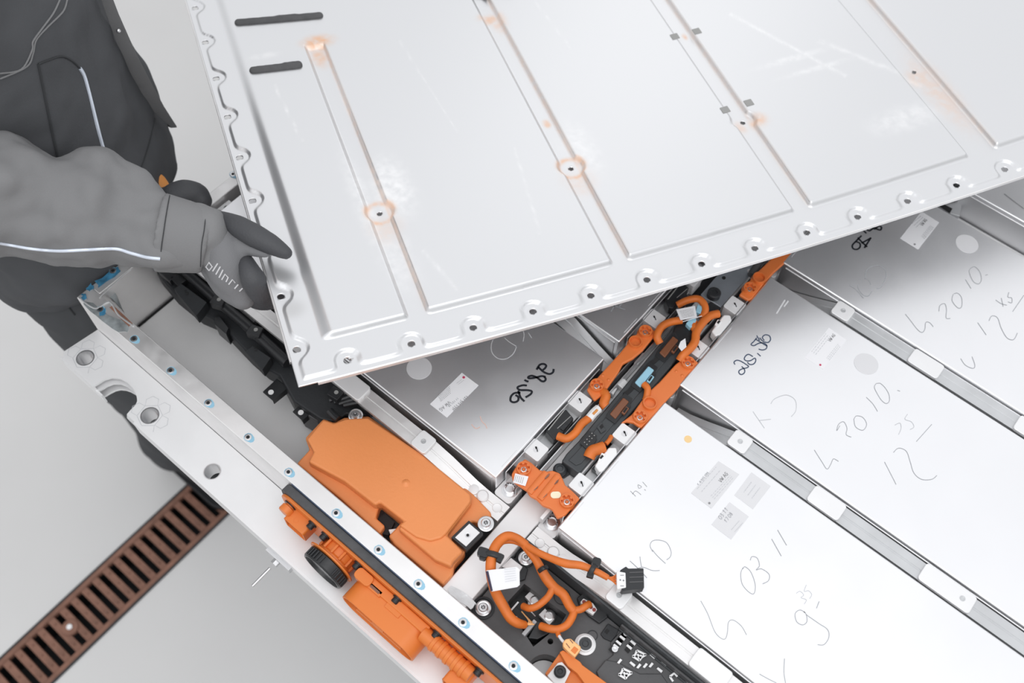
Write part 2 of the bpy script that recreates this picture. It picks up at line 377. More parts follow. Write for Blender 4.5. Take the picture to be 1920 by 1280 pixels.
# sealant smears on the corner
def blob(px, z, jag=.0025, n=3):
    out = []
    pts = [P(x, y, z) for x, y in px]
    for i, a in enumerate(pts):
        b = pts[(i + 1) % len(pts)]
        for k in range(n):
            q = a.lerp(b, k / n); out.append((q.x + random.uniform(-jag, jag), q.y + random.uniform(-jag, jag)))
    return out
g = G(); g.prism(blob([(152, 562), (175, 568), (200, 590), (243, 605), (240, 622), (222, 622), (190, 600), (160, 575)], .0006, .001), 0, .0006); obj('sealant_smear', g, M['sealant'], hs, smooth=False)
g = G(); g.prism(blob([(205, 575), (212, 572), (248, 605), (240, 612)], .001, .0008), 0, .0009); obj('sealant_smear', g, M['rust'], hs, smooth=False)
g = G()
for q in ([(160, 540), (172, 531), (178, 540), (166, 547)], [(176, 528), (222, 500), (226, 508), (185, 537)], [(152, 552), (163, 550), (166, 562), (154, 560)], [(183, 582), (196, 576), (200, 588), (188, 592)]):
    g = G(); g.prism(blob(q, .0008, .0018), 0, .0008); obj('blue_sealant', g, M['bluepaint'], hs, smooth=False)
g = G(); g.tube([P(x, y, .001) for x, y in ((152, 560), (158, 566), (180, 578), (205, 566), (222, 590), (250, 611))], .0012, 6); g.tube([P(x, y, .001) for x, y in ((186, 558), (200, 545), (225, 522), (246, 505))], .001, 6)
obj('sealant_bead', g, M['weld'], hs)
g = G(); g.prism(blob([(205, 537), (212, 540), (230, 580), (210, 560), (196, 548)], -.02, .0005), -.03, -.02); obj('sealant_smear', g, M['sealant'], hs, smooth=False)
# centre spine and its welded foot
g = G(); g.prism([(-.0625, -.1425), (-.0262, -.1425), (-.0262, .02), (-.0262, Y1), (-.0625, Y1), (-.0625, .02)], -.15, -.03); obj('centre_spine', g, M['alu_matt'], hs, .0015)
g = G(); g.prism(blob([(845, 1098), (870, 1110), (892, 1130), (884, 1142), (860, 1128), (838, 1105)], -.029, .001), -.032, -.0285); obj('weld_patch', g, M['weld'], hs, smooth=False)
# stud with nut under the flange
p = P(521, 1050, -.1)
g = G(); g.cyl((p.x - .0, -.244, -.1), .0022, .03, 10, (0, -1, 0)); g.cyl((p.x, -.232, -.1), .0055, .006, 6, (0, -1, 0)); g.box(p.x - .02, p.x + .022, -.232, -.225, -.106, -.094)
obj('earth_stud', g, M['steel'], hs, .0004)

# ------------------------------------------------------------------ battery modules
PIT = .2515
def sticker(parent, px, name='sticker', m='paper', z=.0, t=.0005, lab=None, r=0):
    g = G(); g.pp(px, z + t, t); return obj(name, g, M[m], parent, r, 1, smooth=False, label=lab)
def disc(parent, px, py, r, name, m, z=0.0, t=.0005, lab=None):
    p = P(px, py, z); g = G(); g.cyl((p.x, p.y, z), r, t, 40); return obj(name, g, M[m], parent, smooth=False, label=lab)
def slot_block(parent, cx, cy, z=-.004, s=.0235):
    g = G(); g.rbox((cx, cy, z), s, s, .022, .0025, 3); b = obj('terminal_block', g, M['alu_matt'], parent, .0006)
    g = G(); g.cyl((cx, cy, z - .0002), .0039, .0005, 20); h = obj('bolt_hole', g, M['greydot'], b, smooth=False)
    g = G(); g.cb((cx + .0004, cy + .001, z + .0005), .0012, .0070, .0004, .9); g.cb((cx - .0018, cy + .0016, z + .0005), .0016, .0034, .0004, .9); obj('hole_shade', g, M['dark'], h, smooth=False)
    return b
def module(k, side, label, y1=None, x0=None):
    """side +1: right of the spine, -1: left of it"""
    y0 = k * PIT; y1 = y1 or y0 + .2195
    xa, xb = (.0005, .60) if side > 0 else (-.0956, -.655)
    if x0 is not None: xa = x0
    lo, hi = min(xa, xb), max(xa, xb)
    t = thing('battery_module', label, 'battery module', ((lo + hi) / 2, (y0 + y1) / 2, -.112), 'silver battery modules in the housing')
    g = G(); g.box(lo, hi, y0, y1, -.112, 0); obj('case', g, M['module'], t, .0022, 3)
    # pressed side plates, standing just proud
    g = G(); g.box(lo + .006, hi - .006, y0 - .0012, y0 + .002, -.108, -.007); obj('side_plate', g, M['module_side'], t, .001)
    s = 1 if side > 0 else -1
    g = G(); g.box(min(xa - s * .020, xa), max(xa - s * .020, xa), y0 + .035, y1 - .03, -.10, -.022); obj('end_housing', g, M['alu_grey'], t, .001)
    for yy in (y0 + .0627, y0 + .151): slot_block(t, xa - s * .0125, yy)
    g = G(); g.box(min(xa - s * .004, xa - s * .0025), max(xa - s * .004, xa - s * .0025), y0 + .015, y1 - .015, -.05, -.003); obj('edge_strip', g, M['steel'], t, .0004)
    g = G(); g.box(*sorted((xa + s * .0040, xa + s * .0046)), y0 + .072, y0 + .115, 0, .0005); g.box(*sorted((xa + s * .0040, xa + s * .0046)), y0 + .016, y0 + .045, 0, .0005)
    obj('end_groove', g, M['greydot'], t, smooth=False)
    # bolted foot at the near corner
    fx = xa - s * .0145; fy = y0 + .010
    g = G(); g.rbox((fx + s * .001, fy, -.034), .026, .032, .03, .005, 3); f = obj('mounting_foot', g, M['alu_matt'], t, .001)
    g = G(); g.lathe((fx, fy, -.034), [(.0105, 0), (.0105, .0012), (.0076, .0013), (.0076, .006), (.0062, .0068), (.0056, .0068), (.005, .004), (.0001, .004)], 24); b = obj('foot_bolt', g, M['steel'], f)
    g = G()
    for q in range(12):
        a = q * math.pi / 6
        if math.sin(a) > -.3: g.cb((fx + .0062 * math.cos(a), fy + .0062 * math.sin(a), -.0268), .0012, .0012, .001, a)
    obj('bolt_teeth', g, M['dark'], b, smooth=False)
    return t
m1 = module(0, 1, 'white-lit battery module with three grey stickers, an amber dot and faint 03 11 handwriting')
m2 = module(1, 1, 'white-lit battery module marked 28,56 in dark blue, with one round grey sticker')
m3 = module(2, 1, 'battery module half in grey shade, large KD and 20.10. written across it', y1=.733)
n0 = module(0, -1, 'grey shaded battery module left of the spine with white label and thick black 28,56')
n1 = module(1, -1, 'unlabelled grey battery module left of the spine, mostly under the raised cover')
m4 = module(3.14, 1, 'battery module beyond the wide gap at the right edge, with a thin scratch', y1=1.01, x0=.128)
# stickers and writing on the first right-hand module
def printlines(parent, px, rowsn=4, wd=.0007, m='ink', z=.0007, inset=.12, lens=None):
    """grey print lines across a sticker (outline of 4 corners, reading along first edge)"""
    a, b, c, d = [P(x, y, z) for x, y in px]; g = G()
    for i in range(rowsn):
        v = inset + (1 - 2 * inset) * i / max(1, rowsn - 1); L = a.lerp(d, v); R = b.lerp(c, v)
        u = inset; end = (1 - inset) if lens is None else lens[i]
        while u < end:
            l = random.uniform(.03, .09); g.ribbon([L.lerp(R, u), L.lerp(R, min(u + l, end))], wd, (0, 0, 1), 0); u += l + .03
    return obj('printed_lines', g, M[m], parent, smooth=False)
def wr(parent, text, px, to, h, m='pencil', wd=.0009, adv=.8, flip=False, slant=0.15, z=.0003):
    a = P(*px, z); b = P(*to, z); g = G(); ex = (b - a); up = Vector((-ex.y, ex.x, 0))
    write(g, text, a, ex, h, wd=wd, adv=adv, slant=slant, up=up); return obj('handwriting', g, M[m], parent, smooth=False)
s = sticker(m1, [(1296, 924), (1347, 864), (1386, 889), (1334, 953)], m='greydot', r=.0, lab='tall grey type label')
printlines(s, [(1300, 922), (1347, 868), (1358, 875), (1311, 929)], 2, .0006, 'pencil2'); printlines(s, [(1326, 935), (1374, 884), (1382, 889), (1334, 943)], 3, .0006, 'pencil2')
wr(s, 'VW AG', (1352, 905), (1366, 888), .0045, 'ink', .0006, z=.0008)
wr(s, '1EA 915 599', (1310, 910), (1330, 886), .0028, 'pencil', .0004, z=.0008)
disc(s, 1330, 943, .0013, 'printed_dot', 'ink', .0006)
s = sticker(m1, [(1377, 928), (1409, 885), (1445, 911), (1412, 954)], m='greydot', lab='blank square sticker nearer the divider'); printlines(s, [(1385, 925), (1409, 893), (1435, 911), (1410, 944)], 3, .0008, 'pencil2', inset=.2)
s = sticker(m1, [(1334, 983), (1368, 941), (1404, 968), (1371, 1011)], m='greydot', lab='square sticker with two printed rows')
wr(s, '03 11', (1352, 974), (1366, 955), .0048, 'pencil', .0006, z=.0008)
wr(s, '17 08', (1362, 980), (1376, 961), .0042, 'pencil', .0006, z=.0008); printlines(s, [(1368, 995), (1388, 972), (1396, 978), (1376, 1000)], 2, .0008, 'pencil2')
disc(m1, 1290, 823, .0048, 'amber_sticker', 'yellow')
g = G()
strokes(g, [[(1182, 920), (1192, 930)], [(1186, 926), (1192, 920), (1202, 927)], [(1196, 908), (1203, 912), (1198, 915), (1196, 909)], [(1208, 917), (1211, 919)], [(1205, 903), (1213, 912)]], .0003, .0007)
obj('handwriting', g, M['pencil'], m1, smooth=False)
g = G(); strokes(g, [[(1181, 1051), (1191, 1060), (1204, 1073), (1213, 1083)], [(1200, 1043), (1201, 1052), (1203, 1062)], [(1194, 1066), (1206, 1063), (1223, 1069), (1237, 1069)], [(1224, 1034), (1219, 1023), (1223, 1014), (1235, 1012), (1250, 1017), (1258, 1032), (1257, 1043), (1250, 1049)], [(1223, 1030), (1233, 1042), (1248, 1056)]], .0003, .0008)
strokes(g, [[(1314, 1126), (1327, 1150), (1340, 1183), (1352, 1196), (1360, 1197), (1364, 1185), (1366, 1166), (1375, 1162), (1390, 1173), (1400, 1190)]], .0003, .0008)
strokes(g, [[(1393, 1064), (1389, 1075), (1392, 1095), (1405, 1110), (1414, 1112), (1416, 1095), (1408, 1072), (1397, 1062), (1393, 1066)], [(1407, 1050), (1410, 1043), (1420, 1046), (1424, 1060), (1418, 1068), (1428, 1066), (1442, 1076), (1441, 1088), (1430, 1094)]], .0003, .0008)
strokes(g, [[(1447, 1010), (1465, 1042)], [(1458, 993), (1475, 1022)]], .0003, .0009)
strokes(g, [[(1510, 1148), (1500, 1143), (1491, 1150), (1494, 1165), (1505, 1171), (1513, 1165), (1512, 1152), (1507, 1146)], [(1512, 1152), (1535, 1168), (1552, 1180), (1554, 1195), (1545, 1208), (1533, 1208)], [(1531, 1140), (1536, 1127)]], .0003, .0008)
strokes(g, [[(1424, 1263), (1440, 1272), (1456, 1280)], [(1471, 1234), (1470, 1260), (1473, 1280)]], .0003, .0009)
obj('handwriting', g, M['pencil'], m1, smooth=False)
g = G(); strokes(g, [[(1493, 1112), (1500, 1108), (1507, 1115), (1502, 1120), (1512, 1124), (1508, 1132)], [(1512, 1096), (1508, 1108), (1516, 1107), (1522, 1114), (1518, 1122)]], .0003, .0006); obj('handwriting', g, M['pencil2'], m1, smooth=False)
# second right-hand module
g = G(); K = .3542
def zz(l, ox, oy, k): return [(ox + x * k, oy + y * k) for x, y in l]
strokes(g, [zz(q, 1240, 360, K) for q in (
    [(390, 912), (385, 900), (397, 890), (418, 893), (450, 912), (462, 922), (450, 930), (428, 935), (412, 945), (412, 958), (425, 965), (440, 955), (440, 938), (425, 922)],
    [(485, 870), (462, 858), (445, 868), (440, 885), (455, 893), (475, 890), (495, 878), (500, 892), (490, 908), (470, 912), (455, 900)],
    [(508, 852), (526, 868)],
    [(505, 758), (520, 785)], [(505, 770), (490, 790), (475, 805), (490, 812), (515, 800), (540, 798), (558, 810), (555, 828), (535, 835), (515, 830)],
    [(500, 778), (560, 815)], [(520, 770), (540, 790), (565, 795), (578, 780), (572, 760), (550, 755), (535, 768), (545, 785)])], .0003, .0015)
obj('handwriting', g, M['marker_blue'], m2, smooth=False, label='28,56 in thin dark blue marker')
g = G(); strokes(g, [zz(q, 1240, 360, K) for q in ([(1085, 1085), (1120, 1120), (1145, 1160)], [(1140, 1010), (1128, 1030), (1140, 1060), (1165, 1100), (1190, 1118), (1207, 1105), (1205, 1070), (1185, 1035), (1160, 1012), (1142, 1012)], [(1250, 1048), (1264, 1053)])], .0003, .0008)
KB = .479; strokes(g, [zz(q, 1000, 740, KB) for q in ([(1200, 120), (1188, 140), (1195, 115), (1215, 105), (1228, 130), (1225, 155), (1245, 165)], [(1255, 95), (1262, 125), (1290, 138), (1305, 115), (1290, 88), (1265, 82), (1255, 95)], [(1500, 182), (1560, 115)], [(1100, 215), (1130, 262), (1150, 290), (1165, 270), (1175, 250), (1195, 260)], [(1410, 225), (1430, 208), (1460, 220), (1475, 260), (1490, 305), (1520, 330), (1560, 330), (1580, 315)], [(1375, 262), (1410, 330), (1420, 350)])], .0003, .0008)
obj('handwriting', g, M['pencil'], m2, smooth=False)
g = G(); strokes(g, [zz(q, 1000, 740, KB) for q in ([(860, 65), (905, 130)], [(885, 100), (930, 95)], [(930, 35), (945, 15), (990, 0), (1025, 20), (1028, 60), (1010, 85)], [(1415, 118), (1435, 110), (1440, 130), (1430, 155)], [(1465, 75), (1455, 95), (1480, 105), (1490, 125), (1475, 135)])], .0003, .0007)
obj('handwriting', g, M['pencil2'], m2, smooth=False)
s = sticker(m2, [(1509, 670), (1554, 614), (1587, 637), (1543, 692)], m='paper', lab='pale type label')
printlines(s, [(1516, 664), (1552, 619), (1562, 626), (1526, 671)], 3, .0006, 'pencil2'); printlines(s, [(1546, 675), (1574, 640), (1580, 645), (1552, 680)], 3, .0006, 'pencil2')
wr(s, 'VW AG', (1557, 641), (1570, 624), .0040, 'ink', .0006, z=.0008); disc(s, 1538, 684, .0014, 'printed_dot', 'red', .0006)
disc(m2, 1624, 682, .0158, 'round_sticker', 'greydot')
# third right-hand module
g = G(); strokes(g, [zz(q, 1240, 360, K) for q in (
    [(1198, 140), (1192, 152), (1175, 150)], [(1160, 162), (1140, 165), (1120, 185), (1130, 195), (1150, 180), (1165, 185), (1160, 200), (1140, 195), (1120, 180), (1100, 175), (1085, 190), (1100, 205), (1120, 192)],
    [(1065, 198), (1085, 218)], [(1110, 240), (1075, 295)], [(1110, 242), (1060, 270)], [(1040, 240), (1060, 262), (1090, 290)], [(1060, 230), (1045, 245), (1030, 260), (1012, 280), (1015, 298), (1035, 303), (1052, 290), (1050, 270), (1030, 262)])], .0003, .0024)
obj('handwriting', g, M['marker'], m3, smooth=False, label='28,56 in thick black marker, partly under the cover')
g = G(); strokes(g, [zz(q, 1240, 360, K) for q in ([(995, 492), (1030, 515), (1070, 562)], [(1040, 490), (1045, 515), (1070, 545), (1095, 550), (1115, 525)], [(1080, 455), (1100, 470), (1110, 490)], [(1078, 460), (1085, 420), (1110, 395), (1150, 388), (1185, 410), (1190, 450), (1165, 500), (1140, 512)])], .0003, .0011)
strokes(g, [zz(q, 1240, 360, K) for q in ([(1292, 645), (1320, 680), (1355, 725), (1380, 742), (1395, 725), (1400, 690), (1420, 690), (1440, 712)], [(1470, 630), (1475, 600), (1500, 590), (1510, 620), (1508, 665), (1530, 668)], [(1545, 540), (1540, 575), (1570, 612), (1590, 605), (1590, 560), (1570, 535), (1548, 538)], [(1610, 462), (1640, 510)], [(1640, 400), (1630, 420), (1650, 470), (1680, 485), (1695, 460), (1685, 420), (1660, 395), (1642, 400)], [(1715, 440), (1728, 436)], [(1770, 570), (1800, 590), (1830, 598)], [(1800, 560), (1810, 605)], [(1840, 530), (1835, 555), (1855, 560), (1855, 585), (1835, 580)], [(1860, 632), (1920, 545)], [(1585, 880), (1610, 915), (1650, 932), (1660, 915), (1645, 870)], [(1675, 690), (1720, 755)], [(1735, 680), (1750, 655), (1780, 665), (1800, 720), (1830, 770), (1865, 780), (1885, 745)])], .0003, .0009)
obj('handwriting', g, M['pencil'], m3, smooth=False)
s = sticker(m3, [(1688, 446), (1728, 396), (1761, 417), (1722, 467)], m='paper', lab='white type label under the cover edge')
printlines(s, [(1706, 420), (1728, 402), (1738, 408), (1716, 430)], 3, .0007, 'pencil'); printlines(s, [(1724, 446), (1747, 418), (1754, 423), (1731, 452)], 4, .0006, 'pencil')
wr(s, 'VW AG', (1730, 424), (1742, 408), .0042, 'ink', .0007, z=.0008); disc(s, 1715, 458, .0014, 'printed_dot', 'ink', .0006)
disc(m3, 1813, 457, .0158, 'round_sticker', 'greydot')
# left-hand modules
g = G(); KC = .27083
strokes(g, [zz(q, 640, 560, KC) for q in (
    [(1352, 490), (1372, 458), (1400, 450), (1418, 462), (1410, 480), (1395, 492)], [(1362, 470), (1400, 505), (1440, 520), (1465, 508), (1470, 485)],
    [(1415, 540), (1385, 535), (1345, 545), (1300, 550), (1295, 540), (1320, 532), (1355, 545), (1385, 568), (1405, 570), (1415, 555), (1405, 538)],
    [(1268, 560), (1280, 568), (1296, 573)],
    [(1285, 600), (1255, 598), (1220, 612), (1235, 630), (1290, 632), (1318, 640), (1310, 660), (1275, 682)],
    [(1225, 635), (1240, 680), (1268, 710)], [(1240, 650), (1200, 652), (1175, 675), (1172, 705), (1195, 716), (1222, 705), (1225, 680), (1205, 665)])], .0003, .0028)
obj('handwriting', g, M['marker'], n0, smooth=False, label='28,56 in thick black marker')
g = G(); strokes(g, [zz(q, 640, 560, KC) for q in ([(1055, 270), (1038, 320), (1045, 375), (1085, 412), (1140, 415), (1190, 380), (1215, 325)], [(1130, 270), (1165, 300), (1215, 330)], [(1245, 200), (1265, 240), (1258, 295)], [(1295, 235), (1318, 270)])], .0003, .0011)
obj('handwriting', g, M['greydot'], n0, smooth=False)
disc(n0, 786, 690, .0163, 'round_sticker', 'greydot')
s = sticker(n0, [(806.5, 757), (866, 698.5), (897, 722), (838, 782)], m='paper', lab='white type label with red dot')
def lz(l): return zz(l, 790, 680, .09375)
def pr(px, n, m='ink', w=.0005, ins=.05): printlines(s, lz(px), n, w, m, inset=ins)
pr([(580, 450), (320, 690), (370, 790), (600, 600)], 5); pr([(810, 330), (700, 410), (730, 440), (860, 340)], 2, 'pencil', .0005)
p = lz([(560, 740), (380, 960)])
def wl(text, a, b, h, m='ink', wd=.0006):
    A, B = lz([a, b]); p0 = P(*A, .0008); e = P(*B, .0008) - p0; g = G(); write(g, text, p0, e, h, wd=wd, jit=0, slant=0, adv=.85, smooth=2, up=Vector((-e.y, e.x, 0))); obj('printed_text', g, M[m], s, smooth=False)
wl('VW AG', (545, 755), (345, 930), .0048)
wl('121 915 599F', (900, 650), (640, 900), .0030, 'ink', .0005)
wl('11 121 98', (720, 690), (600, 800), .0026, 'pencil', .0004)
disc(s, 790 + 848 * .09375, 680 + 292 * .09375, .0017, 'printed_dot', 'red', .0006)
g = G(); strokes(g, [[(1150, 573), (1172, 580)], [(1158, 562), (1146, 584)], [(1167, 568), (1160, 576)]], .0003, .0016); obj('scuff', g, M['pencil'], n1, smooth=False)
g = G(); strokes(g, [[(1883, 363), (1905, 380), (1920, 391)]], .0003, .0012); obj('scratch', g, M['ink'], m4, smooth=False)
g = G(); strokes(g, [[(1472, 562), (1456, 588)], [(1478, 564), (1470, 575)]], .0003, .002); obj('scuff', g, M['greydot'], m2, smooth=False)
# faint red scribble left on the shaded module
g = G(); strokes(g, [[(900, 780), (904, 790), (910, 796), (913, 803)], [(884, 795), (892, 803), (900, 800)]], .0003, .0012); obj('chalk_mark', g, mat('faint_red', (.72, .50, .44), .5), n0, smooth=False)

# ------------------------------------------------------------------ divider bars between the modules
def bar(yc, side, label, caps=(), w=.0235, dip=True, x_end=None, rivets=False, y0e=None):
    xs_ = [.012, .03, .055, .095, .108, .60] if side > 0 else [-.074, -.10, -.125, -.165, -.18, -.655]
    zs_ = [-.046, -.042, -.030, -.008, -.005, -.005]
    if rivets:
        xs_ = [-.024, .012, .03, .070, .10, .60] if side > 0 else [-.0655, -.10, -.118, -.158, -.188, -.655]; zs_ = [-.0285, -.0285, -.026, -.012, -.0065, -.0065]
    t = thing('divider_bar', label, 'bar', ((xs_[0] + xs_[-1]) / 2, yc, -.112), 'ribbed aluminium divider bars')
    g = G(); v = []; f = []
    n = len(xs_)
    for x, z in zip(xs_, zs_):
        yy = yc
        v += [(x, yy - w / 2, z), (x, yy - .0015, z), (x, yy - .0008, z - .0008), (x, yy + .0008, z - .0008), (x, yy + .0015, z), (x, yy + w / 2, z), (x, yy + w / 2, z - .006), (x, yy - w / 2, z - .006)]
    for i in range(n - 1):
        for k in range(8): f.append((i * 8 + k, i * 8 + (k + 1) % 8, (i + 1) * 8 + (k + 1) % 8, (i + 1) * 8 + k))
    f += [tuple(range(8))[::-1], tuple(range((n - 1) * 8, n * 8))]
    if side < 0: f = [q[::-1] for q in f]
    g.add(v, f); obj('top_strip', g, M['alu_grey'] if not rivets else M['alu'], t, ang=20)
    g = G(); lo, hi = sorted((xs_[1], xs_[-1])); g.prism([(lo, yc - .004), (hi, yc - .004), (hi, yc + .004), (lo, yc + .004)], -.112, -.05); obj('web', g, M['module_side'], t)
    for cx, L, hole in caps:
        g = G(); g.rbox((cx, yc, -.001), L, w + .0015, .0055, .004, 3); c = obj('clamp_cap', g, M['alu_matt'], t, .0012)
        if hole:
            g = G(); g.lathe((cx + (hole if hole is not True else 0), yc, -.0011), [(.0034, 0), (.0034, .0005), (.0024, .0005), (.002, .0002), (.0001, .0002)], 16); obj('cap_screw', g, M['alu_grey'], c)
    return t
bar(.2355, 1, 'ribbed divider bar between the three-sticker module and the blue-marked one', [(.105, .026, True), (.230, .044, False), (.392, .066, .019)])
bar(.489, 1, 'ribbed divider bar between the blue-marked module and the half-shaded one', [(.105, .026, True), (.230, .044, False), (.392, .066, .019)])
bar(.2355, -1, 'narrow steel divider bar slanting up between the two left-hand modules', [])
br = bar(-.018, 1, 'pale edge bar along the near side of the three-sticker module', [(.105, .024, True), (.232, .046, False)], rivets=True)
bl = bar(-.0205, -1, 'pale edge bar between the orange cover and the grey labelled module', [(-.196, .024, True), (-.322, .05, False)], rivets=True)
for b_, px in ((br, ((1012, 1018), (1037, 1036), (1055, 1048))), (bl, ((932, 952), (905, 930), (888, 916)))):
    p = P(*px[0], -.0285); g = G(); g.lathe((p.x, p.y, -.0285), [(.0062, 0), (.0055, .0006), (.004, .0002), (.0001, .0002)], 24); obj('end_hole', g, M['alu_matt'], b_)
    p = P(*px[1], -.027); g = G(); g.lathe((p.x, p.y, -.0285), [(.0075, 0), (.0075, .004), (.006, .0052), (.0001, .0054)], 24); obj('rivet', g, M['alu_matt'], b_)
    p = P(*px[2], -.024); g = G(); g.lathe((p.x, p.y, -.027), [(.0068, 0), (.0068, .0012), (.0055, .0016), (.0001, .0016)], 24); obj('rivet', g, M['alu_matt'], b_)
# bracket and ledge in the wide gap at the right
t = thing('gap_bracket', 'aluminium bracket with a black bolt in the wide gap beyond the half-shaded module', 'bracket', (.3, .76, -.112))
g = G(); g.box(.10, .60, .738, .787, -.112, -.052); obj('ledge', g, M['alu_matt'], t, .003)
g = G(); g.pp([(1748, 372), (1764, 361), (1808, 356), (1800, 405), (1782, 400)], -.03, .06); obj('plate', g, M['alu_grey'], t, .001)
p = P(1783, 368, -.03); g = G(); g.lathe((p.x, p.y, -.03), [(.011, 0), (.011, .004), (.007, .005), (.0001, .005)], 20); obj('bolt', g, M['black'], t)
g = G(); g.pp([(1752, 380), (1760, 377), (1786, 391), (1781, 399)], -.0295, .001); obj('slot', g, M['dark'], t, smooth=False)
# end tab of the shaded module seen past the glove
g = G(); g.pp([(406, 392), (429, 374), (441, 384), (434, 400)], -.01, .012); tb = obj('end_tab', g, M['alu_matt'], n0, .0008)
p = P(425, 390, -.01); g = G(); g.cyl((p.x, p.y, -.0098), .004, .0006, 16); obj('tab_hole', g, M['dark'], tb, smooth=False)
g = G(); g.pp([(463, 569), (478, 560), (497, 571), (519, 590), (530, 612), (524, 630), (505, 612), (478, 592)], -.012, .01); tb = obj('end_tab', g, M['alu_matt'], n0, .0008, label='pale tab with a tan stain')
p = P(483.5, 572, -.012); g = G(); g.cyl((p.x, p.y, -.0118), .0034, .0006, 16); obj('tab_hole', g, M['dark'], tb, smooth=False)
g = G(); g.prism(blob([(505, 590), (516, 595), (524, 612), (514, 606)], -.0118, .001), -.0119, -.0116); obj('stain', g, mat('tan_stain', (.66, .42, .30), .6), tb, smooth=False)

# ------------------------------------------------------------------ moulded orange high-voltage cover in the left bay
t = thing('power_unit', 'large moulded orange cover over the power unit in the left bay', 'high-voltage box', (-.2, -.09, -.112))
g = G(); g.pp([(612, 796), (690, 792), (880, 935), (925, 968), (850, 1062), (832, 1085), (590, 880), (580, 820)], -.04, .07); obj('housing', g, M['black'], t, .003)
low = [(606, 784), (626, 791), (645, 782), (691, 779), (788, 845), (887, 925), (921, 960), (921, 968), (899, 981), (885, 977), (849, 1009), (873, 1031), (868, 1040), (852, 1058), (849, 1077), (831, 1096), (740, 1020), (728, 1004), (740, 992), (752, 978), (712, 945), (705, 970), (722, 985), (712, 1000), (640, 935), (556, 868), (580, 842), (572, 820)]
g = G(); g.pp(low, -.024, .022); cv = obj('cover', g, M['orange'], t, .004, 3)
g = G(); g.pp([(607, 786), (626, 793), (648, 785), (690, 783), (786, 848), (884, 927), (884, 942), (838, 1002), (850, 1014), (869, 1033), (850, 1052), (846, 1062), (816, 1049), (746, 990), (757, 978), (712, 942), (704, 949), (645, 903), (577, 866), (588, 846), (574, 822)], -.012, .018); obj('cover_deck', g, M['orange'], cv, .004, 3)
g = G(); g.pp([(606, 785), (626, 792), (648, 784), (690, 782), (786, 847), (882, 925), (883, 939), (836, 1000), (828, 1008), (806, 1014), (780, 1006), (748, 984), (757, 976), (712, 941), (704, 947), (645, 901), (578, 865), (588, 846), (575, 822)], -.0085, .008); obj('cover_crown', g, M['orange'], cv, .0036, 4)
p = P(601, 819, -.0118); g = G(); g.lathe((p.x, p.y, -.0125), [(.0088, 0), (.0088, .0012), (.0080, .0012), (.0080, .0006), (.0001, .0006)], 32); obj('round_pad', g, M['orange'], cv)
p = P(813, 998, -.0118); g = G(); g.lathe((p.x, p.y, -.0125), [(.0064, 0), (.0064, .0022), (.0055, .003), (.0001, .003)], 28); obj('round_pad', g, M['orange'], cv)
p = P(761, 905, -.0085); g = G(); g.lathe((p.x, p.y, -.009), [(.006, 0), (.004, .0012), (.0022, .0026), (.0001, .003)], 24); obj('gate_pip', g, M['orange'], cv)
g = G(); g.pp([(706, 975), (722, 963), (740, 978), (728, 1003), (715, 1000)], -.034, .006); obj('notch_shade', g, M['dark'], t)  # near-black patch paints the shade inside the cover's notch
g = G(); g.pp([(728, 992), (744, 990), (752, 1006), (738, 1016)], -.030, .01); obj('white_spacer', g, M['white'], t, .001)
g = G(); g.pp([(879, 975), (906, 998), (874, 1031), (846, 1007)], -.0135, .012); fr = obj('terminal_frame', g, M['black'], t, .0008)
g = G(); g.pp([(880, 981), (900, 998), (874, 1024), (853, 1007)], -.0125, .004); tp = obj('terminal_plate', g, M['alu_matt'], fr, .0005)
p = P(877, 1003, -.0125); g = G(); g.lathe((p.x, p.y, -.0126), [(.0033, 0), (.0033, .0005), (.0022, .0003), (.0001, .0002)], 20); obj('terminal_hole', g, M['steel'], tp)
g = G(); g.cyl((p.x, p.y, -.0122), .0017, .0004, 14); obj('terminal_bore', g, M['dark'], tp, smooth=False)
def torx(parent, px, py, z, r=.0095, name='screw', m='steel', wash=True):
    p = P(px, py, z); g = G()
    pf = [(r, 0), (r, .0012), (r * .85, .0018), (r * .66, .0014)] if wash else []
    pf += [(r * .62, .0014), (r * .60, .0042), (r * .5, .0052), (r * .26, .0052), (r * .22, .003), (.0001, .003)]
    g.lathe((p.x, p.y, z), pf, 24); o = obj(name, g, M[m], parent)
    g = G()
    for k in range(6): g.cb((p.x + r * .2 * math.cos(k * 1.047), p.y + r * .2 * math.sin(k * 1.047), z + .0056), r * .12, r * .12, .0006, k)
    obj('drive_star', g, M['dark'], o, smooth=False); return o
torx(t, 911, 982, -.014, .0098); torx(t, 667, 779, -.016, .0092)

# ------------------------------------------------------------------ connector panel on the outside of the front rail
t = thing('connector_panel', 'orange high-voltage connector panel with black gasket on the front rail', 'connector panel', (-.1, -.19, -.08))
xa = P(531, 906, -.01).x; xb = .36
g = G(); pts = []
def stad(x0, x1, z0, z1, r, y0, y1, gg, n=6):
    """rounded slab standing in the xz plane"""
    o = []
    for cx, cz, a0 in ((x1 - r, z1 - r, 0), (x0 + r, z1 - r, 90), (x0 + r, z0 + r, 180), (x1 - r, z0 + r, 270)):
        for k in range(n + 1):
            a = math.radians(a0 + 90 * k / n); o.append((cx + r * math.cos(a), cz + r * math.sin(a)))
    N = len(o); v = [(x, y0, z) for x, z in o] + [(x, y1, z) for x, z in o]
    f = [tuple(range(N)), tuple(range(N, 2 * N))[::-1]] + [(i, N + i, N + (i + 1) % N, (i + 1) % N) for i in range(N)]
    gg.add(v, f); return gg
stad(xa, xb, -.076, -.005, .020, -.176, -.1655, g); obj('gasket', g, M['foam'], t, .001)
g = G(); g.box(xa + .012, xb, -.1655, -.1645, -.0045, -.0005); obj('dried_paint', g, M['marker_blue'], t)
